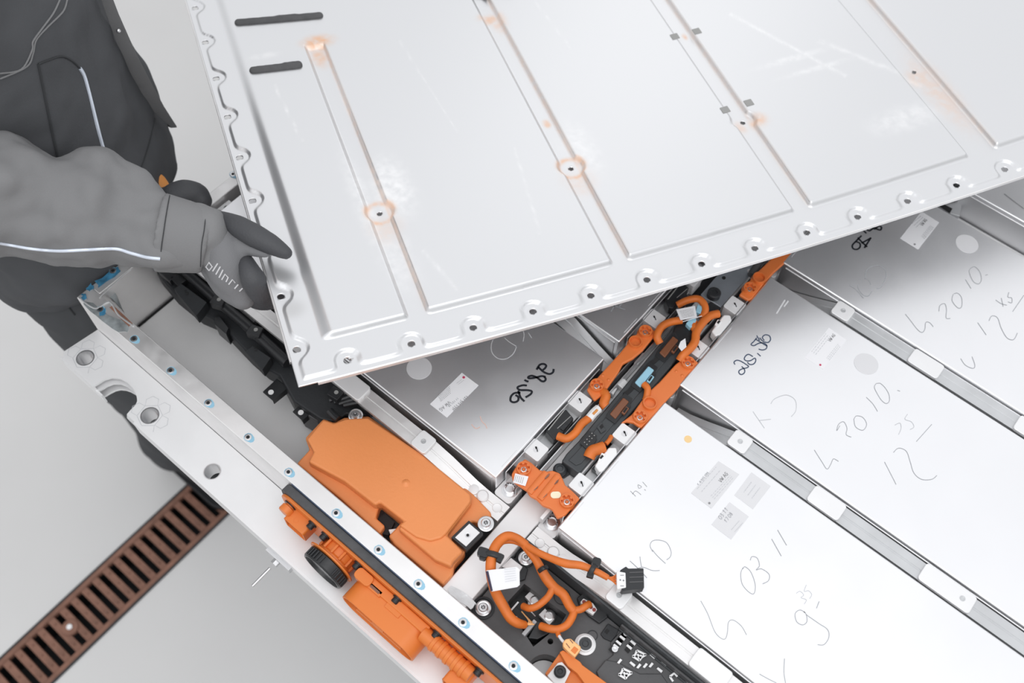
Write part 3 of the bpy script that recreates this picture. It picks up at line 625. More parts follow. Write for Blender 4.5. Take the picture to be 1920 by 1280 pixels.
g = G(); stad(xa + .003, xb, -.073, -.012, .018, -.180, -.176, g); obj('panel_plate', g, M['orange_plug'], t, .001)
def xz(px, py, y):
    """point on the vertical plane y=const seen at this pixel"""
    d = RM.T @ np.array([(px - 960) / FPX, (py - 640) / FPX, 1.0]); k = (y - CP[1]) / d[1]; q = CP + k * d; return q[0], q[2]
g = G(); stad(xa + .010, xa + .028, -.07, -.022, .008, -.1815, -.18, g); obj('panel_eye', g, M['black'], t)
x = P(549, 944, -.030).x; g = G(); g.lathe((x, -.18, -.030), [(.0065, 0), (.0065, .003), (.0088, .004), (.0088, .011), (.008, .0125), (.0001, .0125)], 20, (0, -1, 0)); obj('blank_plug', g, M['orange_plug'], t)
# rectangular plug
zt = -.030; a = P(534, 967, zt); b = P(569, 1001, zt); y1 = -.180; y0 = (a.y + b.y) / 2
def shell(x0, x1, z0, z1, r, ya, yb, th, name='plug_shell', m='orange_plug'):
    """open tube along y: front at ya (more negative), back at yb"""
    def ring(xa_, xb_, za, zb, rr, y, n=6):
        o = []
        for cx, cz, a0 in ((xb_ - rr, zb - rr, 0), (xa_ + rr, zb - rr, 90), (xa_ + rr, za + rr, 180), (xb_ - rr, za + rr, 270)):
            for k in range(n + 1):
                q = math.radians(a0 + 90 * k / n); o.append((cx + rr * math.cos(q), y, cz + rr * math.sin(q)))
        return o
    R = [ring(x0, x1, z0, z1, r, yb), ring(x0, x1, z0, z1, r, ya), ring(x0 + th, x1 - th, z0 + th, z1 - th, max(r - th, .0005), ya), ring(x0 + th, x1 - th, z0 + th, z1 - th, max(r - th, .0005), yb - .006)]
    v = sum(R, []); N = len(R[0]); f = []
    for i in range(3):
        for k in range(N): f.append((i * N + k, i * N + (k + 1) % N, (i + 1) * N + (k + 1) % N, (i + 1) * N + k))
    f.append(tuple(range(3 * N, 4 * N))); gg = G(); gg.add([tuple(q) for q in v], [q[::-1] for q in f]); return obj(name, gg, M[m], t, .0005, 1)
sh = shell(a.x, b.x, zt - .026, zt, .0035, y0 - .002, y1, .0018)
p = P(555, 975, zt); g = G(); g.lathe((p.x, p.y, zt - .0002), [(.0033, 0), (.0033, .0004), (.0028, .0004), (.0028, .0001), (.0001, .0001)], 20); obj('mould_mark', g, M['orange_plug'], sh)
# round black cap with a ribbed rim on an orange collar
cx = P(622, 1052, -.045).x; cz = -.045
g = G(); g.lathe((cx, -.180, cz), [(.023, 0), (.023, .010), (.025, .012), (.025, .015)], 32, (0, -1, 0))
for k in range(12):
    aa = k * math.pi / 6; g.cb((cx + .0245 * math.cos(aa), -.186, cz + .0245 * math.sin(aa) + .002), .003, .012, .004)
ck = obj('collar', g, M['orange_plug'], t, .0004)
g = G(); g.lathe((cx, -.195, cz), [(.031, 0), (.0335, .0006), (.0335, .0025), (.030, .003)], 48, (0, -1, 0)); obj('collar_flange', g, M['orange_plug'], ck, .0003)
g = G(); g.lathe((cx, -.1985, cz), [(.0285, 0), (.030, .001), (.030, .0125), (.0285, .0145), (.0265, .0145), (.0255, .0100), (.0001, .0100)], 48, (0, -1, 0))
cp = obj('round_cap', g, M['black'], t)
g = G()
for k in range(36):
    aa = k * math.pi / 18; c, s_ = math.cos(aa), math.sin(aa); 
    if k % 9 < 6: g.cb((cx + .0303 * c, -.2055, cz + .0303 * s_ + .0012), .0016, .010, .0024)
obj('grip_ribs', g, M['blackm'], cp)
g = G(); g.lathe((cx, -.2085, cz), [(.0255, 0), (.0245, .0006), (.0001, .0006)], 40, (0, -1, 0)); obj('cap_face', g, M['steel'], cp)
# oval plug
zt = -.026; xl = P(657, 1112, -.05).x - .003; xr = P(776, 1228, -.05).x + .003
sh = shell(xl, xr, zt - .046, zt, .0225, -.2185, -.180, .0022)
g = G(); g.box(xl + .020, xr - .02, -.2175, -.185, zt - .031, zt - .027); g.box((xl + xr) / 2 - .01, (xl + xr) / 2 + .008, -.217, -.19, zt - .036, zt - .022); obj('plug_tongue', g, M['orange_plug'], sh, .001)
a = P(703, 1105, zt + .002); g = G(); g.cb((a.x, a.y, zt + .003), .020, .007, .004); f_ = obj('latch_frame', g, M['orange_plug'], sh, .0006)
g = G(); g.cb((a.x, a.y, zt + .0033), .014, .003, .001); obj('latch_slot', g, M['rust'], f_, smooth=False)
a = P(742, 1138, zt); g = G(); g.cb((a.x, a.y + .002, zt + .0014), .022, .020, .004); obj('square_pad', g, M['orange_plug'], sh, .0006)
g = G(); g.box(xl + .012, xr - .004, -.192, -.180, zt - .05, zt + .003); obj('plug_root', g, M['orange_plug'], sh, .002)
# third plug near the frame edge, with a ribbed sleeve between
zt = -.034; a = P(827, 1273, zt); b = P(889, 1262, zt)
shell(P(828, 1272, zt).x, P(862, 1300, zt).x, zt - .028, zt, .004, P(828, 1272, zt).y, -.180, .0018)
g = G(); x0 = P(815, 1190, -.03).x; x1 = P(880, 1250, -.03).x
g.tube([(x0 - .012, -.190, -.030), (x1 + .008, -.190, -.030)], .0095, 14, 0)
for k in range(5): g.cyl((x0 + .004 + k * .011, -.190, -.030), .0108, .005, 16, (1, 0, 0))
obj('ribbed_sleeve', g, M['orange_plug'], t, .0008)
g = G(); g.rbox((P(690, 1072, -.02).x, -.188, -.020), .024, .014, .012, .005); obj('rounded_lug', g, M['orange_plug'], t, .001)
g = G(); g.rbox((.17, -.192, -.022), .10, .03, .05, .006); obj('plug_block', g, M['orange_plug'], t, .002)
for px, py in ((593, 972), (608, 1002), (678, 1048), (751, 1113), (826, 1178), (906, 1247)):
    p = P(px, py, -.02); g = G(); g.lathe((p.x, -.180, -.024), [(.0062, 0), (.0062, .002), (.0045, .0022), (.0045, .007), (.0035, .0078), (.0001, .0078)], 14, (0, -1, 0)); obj('panel_screw', g, M['black'], t)

# ------------------------------------------------------------------ black cable duct in the left bay
t = thing('cable_duct', 'long black plastic cable duct with clips along the left bay', 'cable duct', (-.45, -.04, -.112))
g = G(); g.pp([(292, 509), (300, 500), (385, 503), (444, 556), (491, 603), (534, 642), (566, 690), (640, 700), (662, 742), (692, 780), (650, 776), (628, 791), (600, 785), (551, 752), (524, 704), (497, 690), (465, 662), (425, 620), (397, 596), (371, 585), (324, 547)], -.040, .035); bd = obj('duct_body', g, M['blackm'], t, .003)
g = G(); g.tube([P(x, y, -.022) for x, y in ((340, 500), (420, 572), (470, 615), (540, 680))], .0085, 12, 3); obj('duct_tube', g, M['black'], t)
g = G(); g.tube([P(x, y, -.018) for x, y in ((372, 500), (440, 556), (498, 606), (545, 650), (580, 690))], .005, 10, 3); obj('duct_tube', g, M['blackm'], t)
g = G(); g.tube([P(x, y, -.024) for x, y in ((428, 566), (452, 586), (478, 606))], .0048, 10, 2); obj('shiny_sleeve', g, mat('glossy_black', (.16, .16, .165), .18), t)
def blk(px, z, h, m='blackm', name='duct_block', par=None, b=.001): g = G(); g.pp(px, z, h); return obj(name, g, M[m], par or t, b)
for q in ([(326, 541), (340, 531), (388, 566), (368, 592)], [(459, 658), (474, 647), (508, 670), (492, 693)]):
    b_ = blk(q, -.022, .02)
for q in ([(392, 566), (402, 551), (424, 558), (416, 574)], [(460, 622), (472, 607), (494, 614), (485, 632)], [(612, 738), (625, 722), (645, 735), (632, 750)]):
    b_ = blk(q, -.010, .016, 'black', 'duct_clip')
    cxp = sum(a for a, _ in q) / 4; cyp = sum(b for _, b in q) / 4; p = P(cxp + 2, cyp - 1, -.0098); g = G(); g.lathe((p.x, p.y, -.0098), [(.0028, 0), (.0028, .0004), (.0019, .0004), (.0019, .0001), (.0001, .0001)], 14); obj('clip_eye', g, M['pad'], b_)
blk([(400, 594), (412, 592), (429, 614), (424, 626), (402, 607)], -.03, .03, 'black', 'duct_bracket')
g = G()
for (x, y) in ((345, 547), (474, 652)):
    strokes(g, [[(x, y - 2), (x + 4, y - 3), (x + 3, y + 1), (x + 8, y + 1), (x + 7, y + 5), (x + 3, y + 5)]], -.0212, .0010)
obj('moulded_number', g, M['dark'], bd, smooth=False)
blk([(463, 692), (474, 690), (496, 706), (503, 700), (528, 716), (524, 730), (470, 702)], -.05, .02, 'dgrey', 'duct_wing') if False else None
blk([(524, 706), (534, 712), (612, 775), (596, 790), (562, 770), (545, 745)], -.052, .05, 'dgrey', 'duct_skirt', b=.002)
for q, dx in (([(492, 734), (519, 709), (541, 726), (511, 750)], (508, 735)), ([(548, 771), (568, 753), (588, 769), (567, 788)], (564, 773))):
    b_ = blk(q, -.052, .003, 'black', 'duct_tab'); g = G(); g.pp([q[3], ((q[3][0] * .94 + q[2][0] * .06), q[3][1] * .94 + q[2][1] * .06), q[2], (q[2][0] - 1, q[2][1] - 2)], -.0515, .012); obj('tab_lip', g, M['black'], b_)
    p = P(dx[0], dx[1], -.0515); g = G(); g.cyl((p.x, p.y, -.0519), .0037, .0006, 20); obj('tab_hole', g, M['tray'], b_, smooth=False)
g = G()
for k in range(4): g.tube([P(618 + 9 * k, 762 + 3 * k - 12, -.024), P(650 + 8 * k, 735 + 6 * k, -.02)], .004, 10, 0)
obj('cable_bundle', g, M['black'], t)
g = G(); g.tube([P(x, y, -.028) for x, y in ((556, 700), (600, 700), (640, 712), (668, 748), (700, 775))], .006, 10, 4); obj('cable_bundle', g, M['black'], t)
g = G(); g.tube([P(x, y, -.022) for x, y in ((618, 770), (627, 780), (634, 786))], .0052, 10, 2); obj('cable_plug', g, M['black'], t)
g = G(); g.lathe(tuple(P(538, 668, -.03)), [(.005, 0), (.005, .006), (.003, .008), (.0001, .008)], 12); obj('duct_button', g, M['black'], t)
for q in ([(296, 508), (310, 500), (330, 515), (318, 527)], [(318, 520), (336, 512), (350, 524), (334, 536)]): blk(q, -.028, .02, 'black', 'duct_block')

# ------------------------------------------------------------------ controller in the centre trench
t = thing('cell_controller', 'long dark grey controller box with brown and blue plugs along the spine', 'controller', (-.04, .24, -.03))
g = G(); g.pp([(1053, 864), (1062, 850), (1085, 826), (1268, 606), (1300, 620), (1296, 634), (1256, 690), (1112, 857), (1086, 888)], -.006, .0235); bd = obj('controller_case', g, M['bms'], t, .0022, 3)
g = G(); g.pp([(1066, 862), (1080, 848), (1262, 632), (1278, 640), (1090, 868), (1080, 872)], -.0045, .003); obj('case_ridge', g, M['bms'], bd, .001)
def plug(par, px, m, z=-.001, h=.008, name='plug_body'): g = G(); g.pp(px, z, h); return obj(name, g, M[m], par, .0016)
def socket(par, px, z=-.0036):
    g = G(); g.pp(px, z, .001); return obj('socket_rim', g, M['black'], par, .0003)
for (x, y, m) in ((1161, 762, 'brown'), (1208, 703, 'blue'), (1254, 647, 'brown')):
    socket(bd, [(x - 25, y + 20), (x - 22, y + 12), (x + 10, y - 26), (x + 25, y - 15), (x + 21, y - 6), (x + 22, y), (x + 12, y + 8), (x - 8, y + 32)], -.0028)
    pb = plug(bd, [(x - 18, y + 13), (x + 8, y - 18), (x + 19, y - 10), (x - 7, y + 23)], m)
    g = G(); g.pp([(x + 4, y + 11), (x + 13, y - 1), (x + 19, y + 3), (x + 10, y + 15)], .0002, .004); obj('plug_latch', g, M[m], pb, .0006)
    g = G(); g.pp([(x + 7, y + 9), (x + 13, y + 1), (x + 16, y + 3), (x + 10, y + 12)], .0006, .001); obj('latch_gap', g, M['dark'], pb, smooth=False)
socket(bd, [(1087, 830), (1105, 807), (1119, 816), (1117, 823), (1120, 822), (1113, 833), (1101, 843)], -.0024)
g = G()
for i in range(4):
    for j in range(2):
        p = P(1096 + i * 4.6 + j * 4.5, 829 - i * 5.6 + j * 4, -.0018); g.cb((p.x, p.y, -.0014), .0012, .0014, .0008)
obj('socket_pins', g, M['pad'], bd, smooth=False)
g = G(); g.pp([(1119, 800), (1128, 790), (1136, 806), (1127, 812)], -.0026, .001); obj('slot_frame', g, M['bms'], bd, .0004)
g = G(); g.pp([(1124, 799), (1129, 794), (1132, 800), (1127, 804)], -.0022, .0006); obj('slot_hole', g, M['dark'], bd, smooth=False)
g = G()
for x, y in ((1180, 730), (1230, 672)):
    g = G(); g.pp([(x - 12, y + 6), (x - 4, y + 1), (x + 6, y - 10), (x + 10, y - 2), (x + 2, y + 6), (x - 6, y + 12)], -.0036, .001); obj('latch_recess', g, M['dark'], bd, smooth=False)
g = G(); g.pp([(1262, 622), (1268, 603), (1284, 596), (1300, 604), (1303, 622), (1296, 640), (1276, 646)], -.002, .012); obj('rounded_end', g, M['black'], t, .003)
# dark foot bolt and end pieces
p = P(1050, 878, -.012); g = G(); g.lathe((p.x, p.y, -.029), [(.0068, 0), (.0068, .010), (.0085, .011), (.0085, .014), (.006, .017), (.004, .0175), (.0035, .016), (.0001, .016)], 24); obj('foot_bolt', g, M['bms'], t)
g = G(); g.pp([(1046, 872), (1062, 862), (1075, 874), (1068, 888), (1058, 895), (1048, 890)], -.024, .006); obj('foot_tab', g, M['bms'], t, .001)
# trench fittings: bright strips and dark channels
t = thing('trench_lining', 'dark channels and thin bright strips beside the long controller', 'channel', (-.045, .4, -.03))
g = G(); g.box(-.0795, -.0640, .02, Y1, -.06, -.034); g.box(-.0245, -.0205, .02, Y1, -.06, -.034); obj('dark_channel', g, M['black'], t)
g = G(); g.box(-.0635, -.0622, .028, .36, -.0295, -.0085); obj('bright_strip', g, M['steel'], t)
g = G(); g.box(-.0725, -.0715, .01, .36, -.05, -.0165); obj('bright_strip', g, M['alu_grey'], t)
g = G(); g.box(-.0265, -.0252, .18, .33, -.0295, -.0085); obj('bright_strip', g, M['steel'], t)
for a_, b_ in ((.055, .125), (.0, .03), (.30, .335)):
    g = G(); g.box(-.0262, -.0215, a_, b_, -.0295, -.014); obj('grey_clip', g, M['alu_matt'], t, .0006)
for px in ([(1158, 720), (1168, 706), (1185, 722), (1173, 734)], [(1145, 735), (1152, 722), (1158, 727), (1150, 741)], [(1188, 680), (1206, 659), (1210, 664), (1196, 684)]):
    g = G(); g.pp(px, -.018, .01); obj('grey_clip', g, M['alu_matt'], t, .0015)
g = G(); g.pp([(1030, 880), (1044, 866), (1077, 900), (1058, 918), (1035, 905)], -.0285, .003); obj('grey_clip', g, M['white'], t, .0005)
t = thing('metal_plate', 'bluish zinc plate with a small hole and black bolt under the cover edge', 'plate', (-.045, .45, -.03))
g = G(); g.pp([(1314, 552), (1338, 524), (1380, 478), (1432, 470), (1420, 500), (1352, 576), (1336, 566), (1328, 562)], -.018, .0025); obj('plate', g, M['zinc'], t, .0008)
p = P(1357, 521, -.018); g = G(); g.cyl((p.x, p.y, -.0178), .0027, .0005, 16); obj('plate_hole', g, M['dark'], t, smooth=False)
p = P(1405, 508, -.018); g = G(); g.cyl((p.x, p.y, -.0178), .003, .0005, 16); obj('plate_hole', g, M['white'], t, smooth=False)
p = P(1339, 550, -.012); g = G(); g.lathe((p.x, p.y, -.0178), [(.0092, 0), (.0092, .008), (.0075, .0095), (.004, .0095), (.0035, .008), (.0001, .008)], 24); obj('black_bolt', g, M['blackm'], t)
g = G(); g.tube([P(x, y, -.012) for x, y in ((1408, 516), (1425, 490), (1436, 474), (1450, 455))], .0055, 12, 4); obj('dark_hose', g, M['dgrey'], t)
g = G(); g.pp([(1320, 572), (1336, 564), (1352, 577), (1330, 604), (1310, 590)], -.02, .008); obj('black_step', g, M['blackm'], t, .001)

# ------------------------------------------------------------------ orange busbars
def collar(par, px, py, z=.0, star=True, deep=False):
    p = P(px, py, z); g = G()
    g.lathe((p.x, p.y, z - .006), [(.0105, 0), (.0100, .0035), (.0088, .006), (.0088, .0098), (.0075, .0098), (.0068, .0045), (.0001, .0040)], 28)
    c = obj('screw_collar' if star else 'collar', g, M['orange_bar'], par)
    if star:
        g = G()
        for k in range(6):
            a = k * math.pi / 3 + .3
            g.prism([(p.x + .0052 * math.cos(a - .22), p.y + .0052 * math.sin(a - .22)), (p.x + .0082 * math.cos(a - .3), p.y + .0082 * math.sin(a - .3)), (p.x + .0082 * math.cos(a + .3), p.y + .0082 * math.sin(a + .3)), (p.x + .0052 * math.cos(a + .22), p.y + .0052 * math.sin(a + .22))], z - .002, z + .0034)
        obj('collar_teeth', g, M['orange_bar'], c)
        g = G(); g.lathe((p.x, p.y, z - .003), [(.0046, 0), (.0046, .0016), (.0034, .0022), (.0024, .0022), (.0022, .001), (.0001, .001)], 18); s_ = obj('screw', g, M['steel'], c)
        g = G()
        for k in range(6): g.cb((p.x + .0021 * math.cos(k * 1.047), p.y + .0021 * math.sin(k * 1.047), z - .0006), .0011, .0011, .0005, k)
        obj('drive_star', g, M['rust'], s_, smooth=False)
    else:
        g = G(); g.lathe((p.x, p.y, z - .0018), [(.003, 0), (.003, .001), (.0022, .001), (.0020, .0004), (.0001, .0004)], 16)
        if not deep: obj('hollow_pin', g, M['orange_bar'], c)
    return c
def busbar(label, outline, z=.0, h=.006):
    c = P(outline[0][0], outline[0][1], z)
    t = thing('busbar', label, 'busbar', (c.x, c.y, z - h), 'orange insulated busbars')
    g = G(); g.pp(outline, z - .001, h); obj('bar_body', g, M['orange_bar'], t, .0022, 3); return t
t = busbar('orange insulated busbar left of the controller, bridging the two shaded modules', [(1100, 729), (1116, 712), (1131, 695), (1162, 661), (1181, 638), (1211, 607), (1233, 623), (1222, 636), (1205, 657), (1187, 672), (1168, 682), (1160, 698), (1140, 726), (1127, 742), (1115, 751)])
collar(t, 1119, 723); collar(t, 1210, 622); collar(t, 1191, 642, star=False)
g = G(); g.sph(P(1130, 704, -.0012), .0022, 10, .6); g.sph(P(1141, 712, -.0012), .0022, 10, .6); obj('bar_dimple', g, M['orange_bar'], t)
t = busbar('orange insulated busbar right of the controller, bridging the two white modules', [(1164, 792), (1185, 776), (1200, 755), (1213, 737), (1236, 716), (1266, 683), (1290, 664), (1310, 679), (1286, 706), (1271, 728), (1262, 738), (1252, 748), (1240, 762), (1214, 790), (1202, 802), (1188, 792), (1176, 790)])
collar(t, 1290, 681); collar(t, 1200, 782); collar(t, 1218, 757, star=False, deep=True)
g = G(); g.sph(P(1268, 696, -.0012), .0022, 10, .6); g.sph(P(1279, 704, -.0012), .0022, 10, .6); obj('bar_dimple', g, M['orange_bar'], t)
t = busbar('orange insulated busbar running under the cover edge towards the half-shaded module', [(1386, 552), (1402, 530), (1415, 514), (1440, 490), (1452, 478), (1470, 460), (1490, 440), (1506, 450), (1488, 474), (1470, 494), (1452, 510), (1436, 528), (1410, 560), (1404, 563)])
collar(t, 1406, 541); collar(t, 1423, 522, star=False)
t = busbar('wide wavy orange busbar clip with code sticker and cream oval at the spine end', [(959, 888), (966, 876), (984, 859), (996, 866), (1012, 880), (1022, 883), (1036, 881), (1050, 886), (1056, 898), (1060, 908), (1074, 920), (1088, 934), (1074, 950), (1060, 966), (1045, 972), (1036, 956), (1030, 952), (1018, 948), (1010, 940), (1006, 936), (994, 930), (988, 920), (976, 912), (962, 902)])
collar(t, 982, 879); collar(t, 1063, 940)
g = G()
for a_, b_ in (((1024, 886), (992, 924)), ((1046, 892), (1012, 936))): g.tube([P(*a_, -.0015), P((a_[0] + b_[0]) / 2, (a_[1] + b_[1]) / 2, -.0008), P(*b_, -.0015)], .0045, 10, 4, flat=.7)
obj('wave_ridge', g, M['orange_bar'], t)
g = G()
for x, y in ((1026, 892), (1005, 914), (1043, 903), (1022, 928)): g.pp([(x - 5, y + 5), (x - 1, y - 1), (x + 5, y - 5), (x + 3, y), (x - 3, y + 5)], .0012, .0022)
obj('pierced_slot', g, M['rust'], t)
s_ = sticker(t, [(962, 904), (966, 887), (991, 893), (985, 911)], name='code_sticker', m='paper', z=.0008)
printlines(s_, [(964, 902), (967, 890), (983, 894), (979, 907)], 5, .0006, 'ink', z=.0016, inset=.05)
g = G(); p = P(1042, 928, -.0008); g.rbox((p.x, p.y, .0002), .0125, .0085, .001, .004, 5, .75); obj('oval_sticker', g, M['cream'], t, smooth=False)

# ------------------------------------------------------------------ plugs on the modules and the orange loom in the trench
def box_thing(name, label, cat, px, z, h, m, b=.001, group=None):
    c = P(sum(a for a, _ in px) / len(px), sum(q for _, q in px) / len(px), z)
    t = thing(name, label, cat, (c.x, c.y, z - h), group); g = G(); g.pp(px, z, h); obj('plug_body', g, M[m], t, b); return t
t = box_thing('module_plug', 'white sensor plug at the end of the three-sticker module', 'plug', [(1115, 872), (1141, 838), (1156, 838), (1158, 850), (1132, 882), (1124, 885)], -.002, .016, 'white', .0022, 'module sensor plugs')
g = G(); g.pp([(1120, 866), (1128, 848), (1137, 851), (1127, 866)], -.001, .01); o = obj('plug_latch', g, M['white'], t, .0008)
g = G(); g.pp([(1124, 858), (1129, 852), (1132, 855), (1127, 860)], -.0005, .001); obj('latch_gap', g, M['dark'], o, smooth=False)
g = G(); g.pp([(1109, 878), (1120, 868), (1130, 884), (1124, 888)], -.012, .008); obj('plug_seat', g, M['black'], t, .0006)
t = box_thing('module_plug', 'white sensor plug at the end of the blue-marked module', 'plug', [(1334, 620), (1352, 596), (1357, 589), (1370, 590), (1373, 600), (1351, 627), (1342, 630)], -.002, .016, 'white', .0022, 'module sensor plugs')
g = G(); g.pp([(1340, 608), (1346, 598), (1354, 602), (1346, 613)], -.001, .01); o = obj('plug_latch', g, M['white'], t, .0008)
g = G(); g.pp([(1344, 604), (1348, 600), (1351, 602), (1347, 607)], -.0005, .001); obj('latch_gap', g, M['dark'], o, smooth=False)
g = G(); g.pp([(1330, 626), (1338, 616), (1348, 632), (1340, 634)], -.012, .008); obj('plug_seat', g, M['black'], t, .0006)
for px, lab in (([(1023, 807), (1061, 766), (1076, 784), (1062, 802), (1055, 812), (1039, 825)], 'black sensor plug at the end of the labelled grey module'), ([(1247, 562), (1280, 527), (1292, 540), (1281, 556), (1262, 578), (1254, 576)], 'black sensor plug beside the unlabelled shaded module')):
    t = box_thing('module_plug', lab, 'plug', px, -.004, .016, 'black', .0014, 'module sensor plugs')
    a, b = px[0], px[1]; g = G(); g.ribbon([P(a[0] + 5, a[1] - 1, -.0036), P(b[0] - 4, b[1] + 4, -.0036)], .0014, (0, 0, 1), 0); g.ribbon([P(a[0] + 22, a[1] - 4, -.0036), P(b[0] + 9, b[1] + 14, -.0036)], .001, (0, 0, 1), 0); obj('bright_edge', g, M['pad'], t, smooth=False)
    g = G(); cx_ = a[0] + 34; cy_ = a[1] - 8; g.pp([(cx_ - 7, cy_ + 3), (cx_ + 2, cy_ - 7), (cx_ + 8, cy_ - 2), (cx_ - 1, cy_ + 8)], -.002, .006); obj('plug_latch', g, M['blackm'], t, .0005)
t = thing('sensor_loom', 'orange taped cable loom looping over the long controller', 'cable loom', (-.03, .25, -.02), 'orange taped cable looms')
def cable(par, pts, r, z=None, name='taped_cable', m='tape', seg=12, sm=6):
    g = G(); g.tube([P(*q) for q in pts], r, seg, sm); return obj(name, g, M[m], par)
cable(t, [(1046, 817, -.004), (1062, 822, -.002), (1078, 812, -.001), (1090, 795, -.001), (1104, 784, -.003)], .0052)
g = G(); g.tube([P(1104, 785, -.003), P(1113, 774, -.003), P(1122, 766, -.004)], .0058, 10, 2); obj('white_sleeve', g, M['white'], t)
g = G(); g.tube([P(1112, 776, .003), P(1120, 768, .003)], .0016, 8, 0); obj('copper_wire', g, M['tan'], t)
cable(t, [(1130, 734, -.004), (1136, 742, -.002), (1132, 756, -.003), (1136, 762, -.004)], .0062)
cable(t, [(1207, 720, .0), (1214, 728, .001), (1213, 742, -.002), (1210, 750, -.006)], .0045)
cable(t, [(1270, 572, -.004), (1288, 563, .002), (1308, 560, .004), (1320, 570, .004), (1322, 584, .002), (1315, 596, .0)], .0050)
cable(t, [(1237, 643, -.003), (1232, 630, .002), (1240, 613, .004), (1256, 604, .004), (1278, 600, .004)], .0052)
cable(t, [(1274, 676, -.002), (1282, 664, .003), (1295, 652, .004), (1303, 640, .004), (1306, 622, .004), (1318, 604, .003), (1332, 592, .001), (1347, 588, -.001)], .0056)
cable(t, [(1306, 634, .003), (1304, 620, .003), (1300, 612, .002), (1302, 604, .0)], .0048)
cable(t, [(1104, 858, -.006), (1110, 846, -.003), (1120, 842, -.003), (1132, 838, -.004)], .0075)
cable(t, [(1136, 832, -.004), (1143, 824, -.004), (1146, 818, -.006)], .003)
g = G(); g.pp([(1286, 606), (1296, 594), (1304, 590), (1306, 600), (1300, 612), (1294, 614)], .006, .008); g.pp([(1308, 570), (1318, 574), (1314, 588), (1304, 584)], .004, .008); o = obj('blue_plug', g, M['blue'], t, .001)
s_ = sticker(t, [(1268, 580), (1303, 573), (1307, 594), (1276, 600)], name='paper_tag', z=.0105, t=.0006); printlines(s_, [(1272, 583), (1302, 577), (1304, 592), (1278, 597)], 6, .0006, 'ink', z=.0115, inset=.08)
g = G(); g.pp([(1272, 650), (1276, 640), (1285, 634), (1287, 650), (1278, 658)], .010, .0006); obj('paper_tag', g, M['paper'], t, smooth=False)
g = G(); g.ribbon([P(1280, 603, .012), P(1316, 592, .012)], .0012, (0, 0, 1), 0); obj('white_thread', g, M['paper'], t, smooth=False)

# ------------------------------------------------------------------ junction box in the front right bay
t = thing('junction_box', 'dark grey moulded junction box carrier in the front bay, right of the spine', 'junction box', (.2, -.09, -.112))
g = G(); g.box(-.0225, .60, -.1408, -.0345, -.112, -.046); o = obj('carrier_plate', g, M['dgrey'], t, .002)
cgx = G(); p = P(1022, 1262, -.046); cgx.cyl((p.x, p.y, -.075), .0215, .05, 32); p2 = P(1032, 1202, -.046); cgx.cyl((p2.x, p2.y, -.08), .0034, .05, 20)
pr_ = [P(x, y, -.046) for x, y in ((952, 1128), (983, 1094), (1062, 1152), (1050, 1172), (1000, 1212), (966, 1160))]
cgx2 = G(); cgx2.prism(pr_, -.075, -.03)
o.data.materials.append(M['dgrey'])
o.modifiers.clear()
# booleans in the object's own frame
def shiftg(gg, d): r = G(); r.v = [(a[0] - d.x, a[1] - d.y, a[2] - d.z) for a in gg.v]; r.f = gg.f; return r
boolcut(o, shiftg(cgx, ORG[o.name])) if False else None
def boolpart(o, gg):
    me = bpy.data.meshes.new('cut'); org = ORG[o.name]; me.from_pydata(gg.v, [], gg.f)
    c = bpy.data.objects.new('cut', me); COL.objects.link(c)
    tmp = bpy.data.objects.new('tmp', o.data); COL.objects.link(tmp); tmp.location = org
    md = tmp.modifiers.new('b', 'BOOLEAN'); md.operation = 'DIFFERENCE'; md.solver = 'EXACT'; md.object = c
    bpy.context.view_layer.update(); dg = bpy.context.evaluated_depsgraph_get()
    ne = bpy.data.meshes.new_from_object(tmp.evaluated_get(dg)); o.data = ne
    bpy.data.objects.remove(c); bpy.data.objects.remove(tmp); bpy.data.meshes.remove(me)
boolpart(o, cgx); boolpart(o, cgx2)
o.data.set_sharp_from_angle(angle=.6)
g = G(); g.lathe((p.x, p.y, -.0745), [(.0205, 0), (.0205, .002), (.0001, .002)], 32); obj('cutout_floor', g, M['alu_matt'], t)
g = G(); g.prism(pr_, -.0745, -.0735); obj('recess_floor', g, M['black'], t, smooth=False)
g = G(); g.box(-.0225, .60, -.0335, -.0300, -.10, -.016); obj('side_wall', g, M['bms'], t, .001)
g = G(); g.box(.125, .60, -.0365, -.0335, -.05, -.028); obj('side_ledge', g, M['dgrey'], t, .001)
g = G(); g.box(.125, .60, -.0385, -.0365, -.05, -.040); obj('side_ledge', g, M['bms'], t, .0006)
torx(t, 906, 1140, -.043, .0094); torx(t, 986, 1046, -.040, .0092)
for px, py, r in ((906, 1140, .0135), (986, 1046, .012)):
    p = P(px, py, -.046); g = G(); g.lathe((p.x, p.y, -.046), [(r, 0), (r, .0022), (r * .8, .0032), (r * .8, 0)], 28); obj('screw_boss', g, M['blackm'], t)
g = G(); g.pp([(936, 1068), (960, 1042), (990, 1066), (985, 1085), (955, 1095)], -.041, .008); obj('raised_corner', g, M['blackm'], t, .001)
g = G(); g.pp([(941, 1062), (958, 1045), (980, 1062), (972, 1075)], -.038, .004); obj('white_plate', g, M['alu_matt'], t, .0006)
